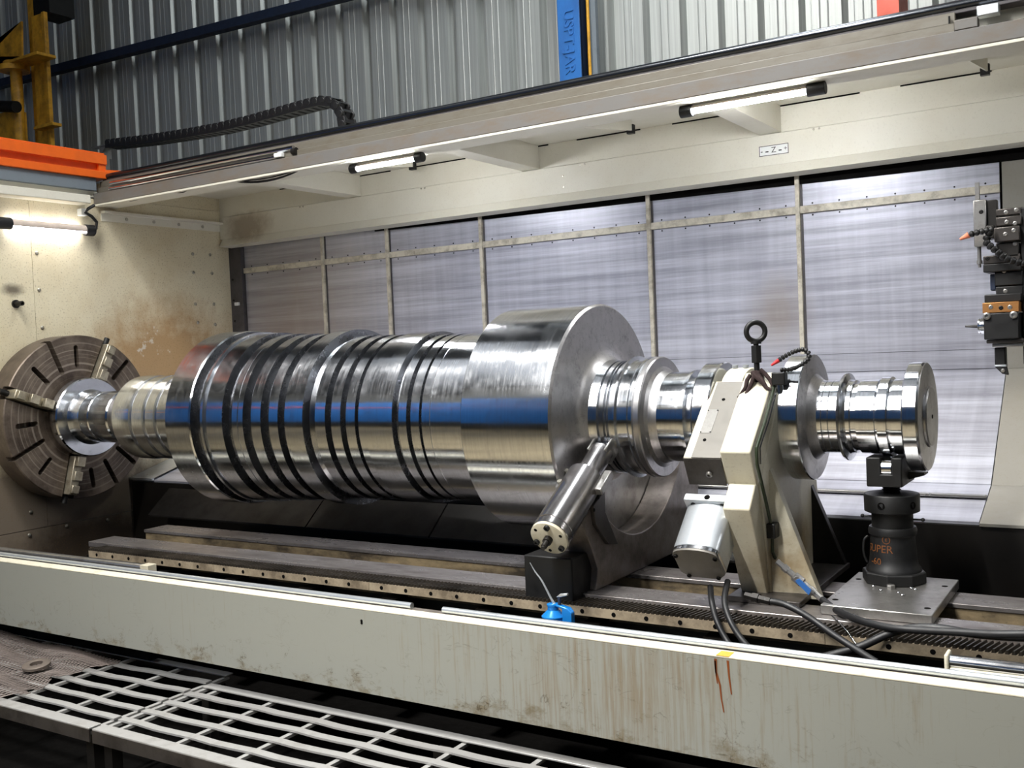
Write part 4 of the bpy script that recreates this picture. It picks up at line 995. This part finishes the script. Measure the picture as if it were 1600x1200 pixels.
hose([(1265, 1032, 3.30), (1305, 1022, 3.33), (1345, 1010, 3.36), (1390, 990, 3.39), (1430, 981, 3.41), (1470, 982, 3.41), (1520, 990, 3.40), (1580, 995, 3.40), (1660, 998, 3.40)], .0135, 'thick black hose arching up over the rack at lower right')
hose([(1195, 938, 3.42), (1225, 944, 3.42), (1260, 962, 3.40), (1300, 990, 3.37), (1335, 1013, 3.34), (1370, 1035, 3.30)], .0115, 'black hose running down right from the steady foot into the trough')
hose([(1110, 917, 3.48), (1112, 940, 3.40), (1120, 970, 3.36), (1137, 1003, 3.33), (1160, 1030, 3.28)], .011, 'left of two black cables dropping from the servo motor')
hose([(1137, 908, 3.50), (1132, 938, 3.41), (1140, 968, 3.36), (1158, 998, 3.33), (1180, 1022, 3.28)], .011, 'right of two black cables dropping from the servo motor')
hose([(1300, 962, 3.50), (1322, 985, 3.42), (1340, 1010, 3.36), (1358, 1028, 3.33), (1370, 1037, 3.32)], .003, 'thin bright wire hanging beside the crossing hoses', 'chrome', 'bright_wire')
q = at(1192, 936, 'y', 3.42); tag(MB().lathe([(0, .013), (.03, .013), (.03, .018), (.055, .018), (.055, .014), (.10, .014)], at(1165, 930, 'y', 3.44), at(1200, 939, 'y', 3.42) - at(1165, 930, 'y', 3.44), 6).build('hose_fitting', 'iron_dark', smooth=0), 'dark hexagon hose fitting at the foot of the ivory steady', 'fitting')

# modular coolant hoses
def seg_hose(pts, r, parent, name='flexible_hose'):
    path = walk(smooth_path(pts), r * 1.35)
    m = MB()
    for p, d in path: m.lathe([(-r * .62, r * .7), (-r * .3, r), (r * .25, r * .95), (r * .62, r * .62)], p, d, 10)
    return m.build(name, 'black_plastic', parent)
cn = thing('coolant_hose', at(1228, 590, 'x', -1.22).to_tuple(), 'looped black segmented coolant hose with red nozzle on the ivory steady', 'coolant hose')
CHX = [(1222, 578, 3.785), (1236, 577, 3.78), (1250, 571, 3.77), (1262, 562, 3.77), (1264, 553, 3.77), (1255, 546, 3.765), (1240, 550, 3.75), (1226, 557, 3.74), (1217, 563, 3.735)]
cpts = [at(a, b, 'y', y) for a, b, y in CHX]
seg_hose(cpts, .0095, cn)
e1 = cpts[-1]; d1 = (cpts[-1] - cpts[-2]).normalized(); e2 = at(1205, 571, 'y', 3.725)
MB().cyl(e1, e2, .009, .004, 12).build('nozzle', 'red', cn)
q = at(1218, 590, 'y', 3.785); MB().box(q.x - .026, q.x + .026, q.y - .02, q.y + .02, q.z - .028, q.z + .02).build('valve_block', 'black', cn, bevel=.004)
MB().cyl(q + Vector((0, 0, -.06)), q + Vector((0, 0, -.02)), .014).build('fitting', 'chrome', cn)

# ================================================================== SCREW JACK
JX, JY = -.853, 4.0; JB = ZW + .037
pt = thing('jack_plate', (JX + .02, 3.83, ZW), 'square steel base plate on the bed ways under the screw jack', 'plate')
px0, px1 = -1.01, -.640
MB().box(px0, px1, 3.555, 4.105, ZW + .001, JB - .002).build('plate', 'steel', pt, bevel=.003)
scatter(MB().lathe([(0, .011), (.0008, .011)], (0, 0, 0), (0, 0, 1), 14), 'plate_hole', 'void', [Vector((x, y, JB - .002)) for x in (px0 + .03, px1 - .03) for y in (3.64, 3.98)], pt)
jk = thing('screw_jack', (JX, JY, JB), 'black cast screw jack with orange lettering under the rotor shaft end', 'jack')
LOC[jk] = Vector((JX, JY, JB))
def jz(y): return Zr + (651 - y) / 415.
MB().lathe([(0, .112), (.0, .117), (.038, .117), (.042, .112)], (JX, JY, JB), (0, 0, 1), 8).build('foot', 'black', jk, smooth=0, bevel=.003)
zb = JB + .042
MB().lathe([(zb, .100), (zb + .012, .098), (zb + .022, .090), (zb + .05, .086), (jz(838), .080), (jz(835), .087), (jz(829), .088), (jz(824), .084)], (JX, JY, 0), (0, 0, 1), 48).build('body', 'black_plastic', jk)
MB().lathe([(jz(826), .075), (jz(800), .075), (jz(799), .072)], (JX, JY, 0), (0, 0, 1), 48).build('neck', 'black', jk)
MB().lathe([(jz(801), .090), (jz(799), .100), (jz(774), .101), (jz(772), .098), (jz(769), .045)], (JX, JY, 0), (0, 0, 1), 48).build('nut_ring', 'black', jk)
for ang in (-1.75, -.55, .65, 2.6):
    d = Vector((math.cos(ang), math.sin(ang), 0)); MB().lathe([(0, .014), (.0015, .014), (.0015, .010), (-.0, .0099)], Vector((JX, JY, jz(787))) + d * .1002, d, 16).build('tommy_hole', 'void', jk)
for sx in (-1, 1):
    p = Vector((JX + sx * .07, JY, jz(810 if sx < 0 else 812))); MB().cyl(p, p + Vector((sx * .036, 0, 0)), .0035, n=8).sphere(p + Vector((sx * .04, 0, 0)), .0075).build('lever_pin', 'black', jk)
thr = []
for i in range(9): z = jz(772) + (jz(756) - jz(772)) * i / 8; thr.append((z, .035 if i % 2 else .029))
MB().lathe([(jz(773), .048), (jz(770), .048)] + thr, (JX, JY, 0), (0, 0, 1), 32).build('screw', 'black', jk)
# head: forked roller cradle
hx0, hx1, hy0, hy1 = JX - .068, JX + .060, JY - .10, JY + .13; hz0, hz1 = jz(757), Zr - .153
hc = (at(1376, 740, 'y', hy0).x)
MB().prism([(hx0, hz0), (hx1, hz0), (hx1, hz1 + .008), (JX + .022, hz1 + .008), (JX + .022, hz1 - .055), (JX - .016, hz1 - .055), (JX - .016, hz1 + .008), (hx0, hz1 + .008)], 'y', hy0, hy1).build('cradle_head', 'black', jk, bevel=.005)
MB().cyl((JX - .014, JY - .065, hz1 - .035), (JX + .020, JY - .065, hz1 - .035), .033, n=24).build('roller', 'chrome', jk)
MB().cyl((JX - .014, JY + .085, hz1 - .035), (JX + .020, JY + .085, hz1 - .035), .033, n=24).build('roller', 'chrome', jk)
MB().prism([(hx1 - .0, hz0 + .015), (hx1 + .055, Zr - .224), (hx1 + .055, Zr - .212), (hx1, Zr - .212)], 'y', JY + .02, JY + .10).build('rear_lug', 'black', jk)
# drain screw and casting handle
q = at(1434, 838, 'y', JY - .02)
hd_ = [Vector((JX - .080, JY - .05, jz(838))), Vector((JX - .094, JY - .055, jz(846))), Vector((JX - .096, JY - .055, jz(866))), Vector((JX - .086, JY - .05, jz(880)))]
MB().tube(smooth_path(hd_, 5), .005, 8).build('handle', 'black', jk)
def wrap(body, size, zc_, ang0, r, name):
    tv, tf = text_pts(body, size)
    def rz(z): return .080 + (.086 - .080) * (jz(838) - z) / (jz(838) - JB - .092)
    MB().add([(JX + (rz(zc_ + p.y) + .0012) * math.sin(ang0 + p.x / r), JY - (rz(zc_ + p.y) + .0012) * math.cos(ang0 + p.x / r), zc_ + p.y) for p in tv], tf).build(name, 'paint_orange', jk, smooth=0)
# the camera sees the jack from azimuth atan2(x, y)
va = math.atan2(-JX, JY) * -1
base_ang = math.atan2(-JX, JY)                      # outward direction towards the camera, from -Y towards +X
wrap('SUPER', .040, jz(856), base_ang - .68, .083, 'lettering')
wrap('-60', .036, jz(876), base_ang - .80, .0845, 'lettering')
wrap('E', .017, jz(841), base_ang - .30, .082, 'emblem_letter')
em = MB(); k = 24
for rr in (0.0125,):
    vs = []
    for i in range(k):
        a = 2 * PI * i / k
        for q_ in (rr, rr + .0025): vs.append((q_ * math.cos(a), q_ * math.sin(a)))
    r = .082; ang0 = base_ang - .30
    em.add([(JX + (r + .0008) * math.sin(ang0 + p[0] / r), JY - (r + .0008) * math.cos(ang0 + p[0] / r), jz(841) + p[1]) for p in vs], [(2 * i, 2 * i + 1, (2 * i + 3) % (2 * k), (2 * i + 2) % (2 * k)) for i in range(k)])
em.build('emblem_ring', 'paint_orange', jk, smooth=0)
q = at(1392, 918, 'y', 3.87); nt = MB().lathe([(0, .016), (.014, .016), (.016, .013)], (q.x, q.y, JB - .002), (0, 0, 1), 6)
tag(nt.build('loose_nut', 'steel', smooth=0), 'loose steel nut lying on the base plate before the jack', 'nut')
sw_ = MB()
for i, (px, py) in enumerate(((1376, 922), (1404, 926), (1424, 919), (1430, 921), (1418, 914), (1365, 916), (1410, 930))):
    q = at(px, py, 'z', JB); sw_.torus((q.x, q.y, JB + .001), (.3 - .1 * i, .2, 1), .006, .002, 14, 6)
tag(sw_.build('metal_swarf', 'chrome'), 'scattered bright swarf curls on the jack base plate', 'swarf', kind='stuff')

# ================================================================== OIL CAN
oy = 3.27; o0 = at(865, 968, 'y', oy); xw = .04
oz = at(865, 968, 'y', oy).z - .07
oc_ = thing('oil_can', (o0.x, oy, oz), 'small blue pump oil can with thin spout behind the apron rod', 'oil can')
LOC[oc_] = Vector((o0.x, oy, oz))
MB().lathe([(0, .040), (.004, .043), (.080, .043), (.082, .045), (.086, .045), (.088, .042), (.104, .026), (.108, .021), (.122, .021), (.124, .023), (.130, .023), (.132, .019)], (o0.x, oy, oz), (0, 0, 1), 36).build('can_body', 'canblue', oc_)
MB().prism([(o0.x + .034, oz + .008), (o0.x + .085, oz + .008), (o0.x + .085, oz + .105), (o0.x + .070, oz + .122), (o0.x + .018, oz + .132), (o0.x + .018, oz + .124), (o0.x + .045, oz + .118), (o0.x + .045, oz + .03)], 'y', oy - .014, oy + .014).build('handle', 'canblue', oc_, bevel=.003)
sp_ = [at(*p, 'y', oy) for p in ((868, 946), (861, 935), (847, 908), (836, 893), (828, 879))]
MB().tube(smooth_path(sp_, 5), [.0055 - .004 * i / 20 for i in range(21)], 8).build('spout', 'alu', oc_)
MB().cyl((o0.x + .028, oy, oz + .128), (o0.x + .030, oy, oz + .162), .007).build('pump_plunger', 'navy', oc_)
MB().prism([(o0.x + .018, oz + .158), (o0.x + .035, oz + .172), (o0.x + .066, oz + .176), (o0.x + .066, oz + .168), (o0.x + .038, oz + .160)], 'y', oy - .007, oy + .007).build('trigger', 'alu', oc_, bevel=.002)
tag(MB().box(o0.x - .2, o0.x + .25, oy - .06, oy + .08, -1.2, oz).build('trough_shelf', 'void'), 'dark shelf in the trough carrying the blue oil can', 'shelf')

# ================================================================== TOOL TURRET, right edge
YT = 4.75
tt = thing('tool_turret', at(1570, 450, 'y', YT).to_tuple(), 'black tool turret with milling head and holders at right edge', 'tool turret')
LOC[tt] = at(1570, 450, 'y', YT)
def tb(px0, py0, px1, py1, y0, y1, name, mat, bevel=.004):
    pc_ = ((px0 + px1) / 2, (py0 + py1) / 2)
    a = at(px0, pc_[1], 'y', y0); b = at(px1, pc_[1], 'y', y0); c_ = at(pc_[0], py0, 'y', y0); d_ = at(pc_[0], py1, 'y', y0)
    return MB().box(a.x, b.x, y0, y1, d_.z, c_.z).build(name, mat, tt, bevel=bevel)
tb(1596, 318, 1720, 568, YT - .02, YT + .35, 'turret_drum', 'black')
tb(1521, 312, 1541, 385, YT - .02, YT + .05, 'tool_bar', 'steel')
tb(1541, 312, 1558, 360, YT + .0, YT + .05, 'holder_block', 'iron_dark')
tb(1556, 325, 1598, 336, YT - .02, YT + .08, 'clamp_plate', 'iron_grey')
tb(1556, 338, 1596, 352, YT - .04, YT + .08, 'clamp_plate', 'iron_grey')
tb(1553, 354, 1593, 377, YT - .06, YT + .08, 'holder_block', 'iron_grey')
tb(1540, 352, 1554, 372, YT - .03, YT + .08, 'holder_block', 'iron_dark')
tb(1556, 379, 1592, 402, YT - .04, YT + .08, 'holder_block', 'iron_dark')
tb(1536, 398, 1594, 411, YT - .04, YT + .1, 'holder_block', 'iron_grey')
tb(1536, 411, 1596, 424, YT - .05, YT + .1, 'holder_block', 'black')
tb(1554, 424, 1598, 446, YT - .03, YT + .1, 'holder_block', 'black')
tb(1547, 428, 1556, 454, YT - .01, YT + .06, 'insert_tool', 'navy')
tb(1556, 447, 1598, 472, YT - .03, YT + .1, 'holder_block', 'black')
tb(1538, 459, 1596, 472, YT - .05, YT + .1, 'holder_block', 'black')
tb(1535, 472, 1592, 488, YT - .10, YT + .1, 'bronze_plate', 'brass', .002)
tb(1537, 489, 1592, 530, YT - .10, YT + .1, 'milling_head', 'black')
tb(1541, 530, 1600, 536, YT - .08, YT + .1, 'milling_foot', 'iron_grey')
tb(1550, 536, 1600, 542, YT - .06, YT + .1, 'tool_clamp', 'steel')
tb(1554, 543, 1571, 572, YT - .03, YT + .03, 'cutting_tool', 'black')
tb(1554, 570, 1572, 573, YT - .034, YT + .03, 'shim', 'alu', .001)
pl = [at(*p, 'y', YT - .03) for p in ((1554, 573), (1572, 573), (1575, 586), (1566, 584))]
MB().prism([(p.x, p.z) for p in pl], 'y', YT - .03, YT + .01).build('insert_holder', 'black', tt)
q = at(1567, 579, 'y', YT - .03); MB().lathe([(0, .008), (.003, .008), (.004, .004)], q, (0, -1, 0), 12).build('insert_screw', 'steel', tt)
q0 = at(1537, 509, 'y', YT - .03); q1 = at(1530, 510, 'y', YT - .03); q2 = at(1508, 510, 'y', YT - .03)
MB().lathe([(-.01, .034), (.008, .034), (.008, .030), (.014, .030), (.014, .033), (.020, .031), (.022, .010)], q0, (-1, 0, 0), 28).build('spindle_nose', 'chrome', tt)
MB().cyl(q1, q2, .0075, .004, 12).build('end_mill', 'iron_dark', tt)
for px, py in ((1542, 494), (1584, 492)):
    q = at(px, py, 'y', YT - .10); MB().lathe([(0, .015), (.010, .015), (.012, .012), (.012, .007), (.005, .006)], q, (0, -1, 0), 16).build('cap_screw', 'steel', tt)
for px, py, y in ((1572, 332, -.02), (1588, 328, -.02), (1573, 347, -.04), (1586, 349, -.04), (1571, 366, -.06), (1584, 360, -.06), (1586, 381, -.04), (1543, 404, -.04), (1569, 423, -.03), (1571, 455, -.03), (1548, 480, -.10), (1564, 481, -.10), (1578, 480, -.10), (1533, 331, -.02)):
    q = at(px, py, 'y', YT + y); MB().lathe([(0, .009), (.001, .009), (.002, .0075), (.002, .0045), (.0005, .004)], q, (0, -1, 0), 14).build('socket_screw', 'dark_bolt' if px in (1564, 1533, 1543) else 'steel', tt)
q = at(1527, 295, 'y', YT + .01); MB().box(q.x - .008, q.x + .008, YT - .0, YT + .02, at(1527, 312, 'y', YT).z, at(1527, 285, 'y', YT).z).build('tool_shank', 'steel', tt)
q = at(1530, 385, 'y', YT); MB().lathe([(0, .008), (.06, .008), (.06, .012), (.075, .012), (.075, .006), (.09, .006)], q, (0, 0, -1), 14).build('drill_shank', 'steel', tt)
th = [(1545, 365, -.10), (1541, 378, -.11), (1553, 389, -.12), (1570, 402, -.12), (1585, 408, -.12), (1612, 414, -.12)]
seg_hose([at(a, b, 'y', YT + y) for a, b, y in th], .016, tt)
th = [(1548, 359, -.10), (1538, 361, -.11), (1528, 363, -.12), (1514, 367, -.12)]
hp_ = [at(a, b, 'y', YT + y) for a, b, y in th]; seg_hose(hp_, .014, tt)
MB().cyl(hp_[-1], at(1500, 374, 'y', YT - .12), .014, .005, 12).build('hose_nozzle', 'coral', tt)
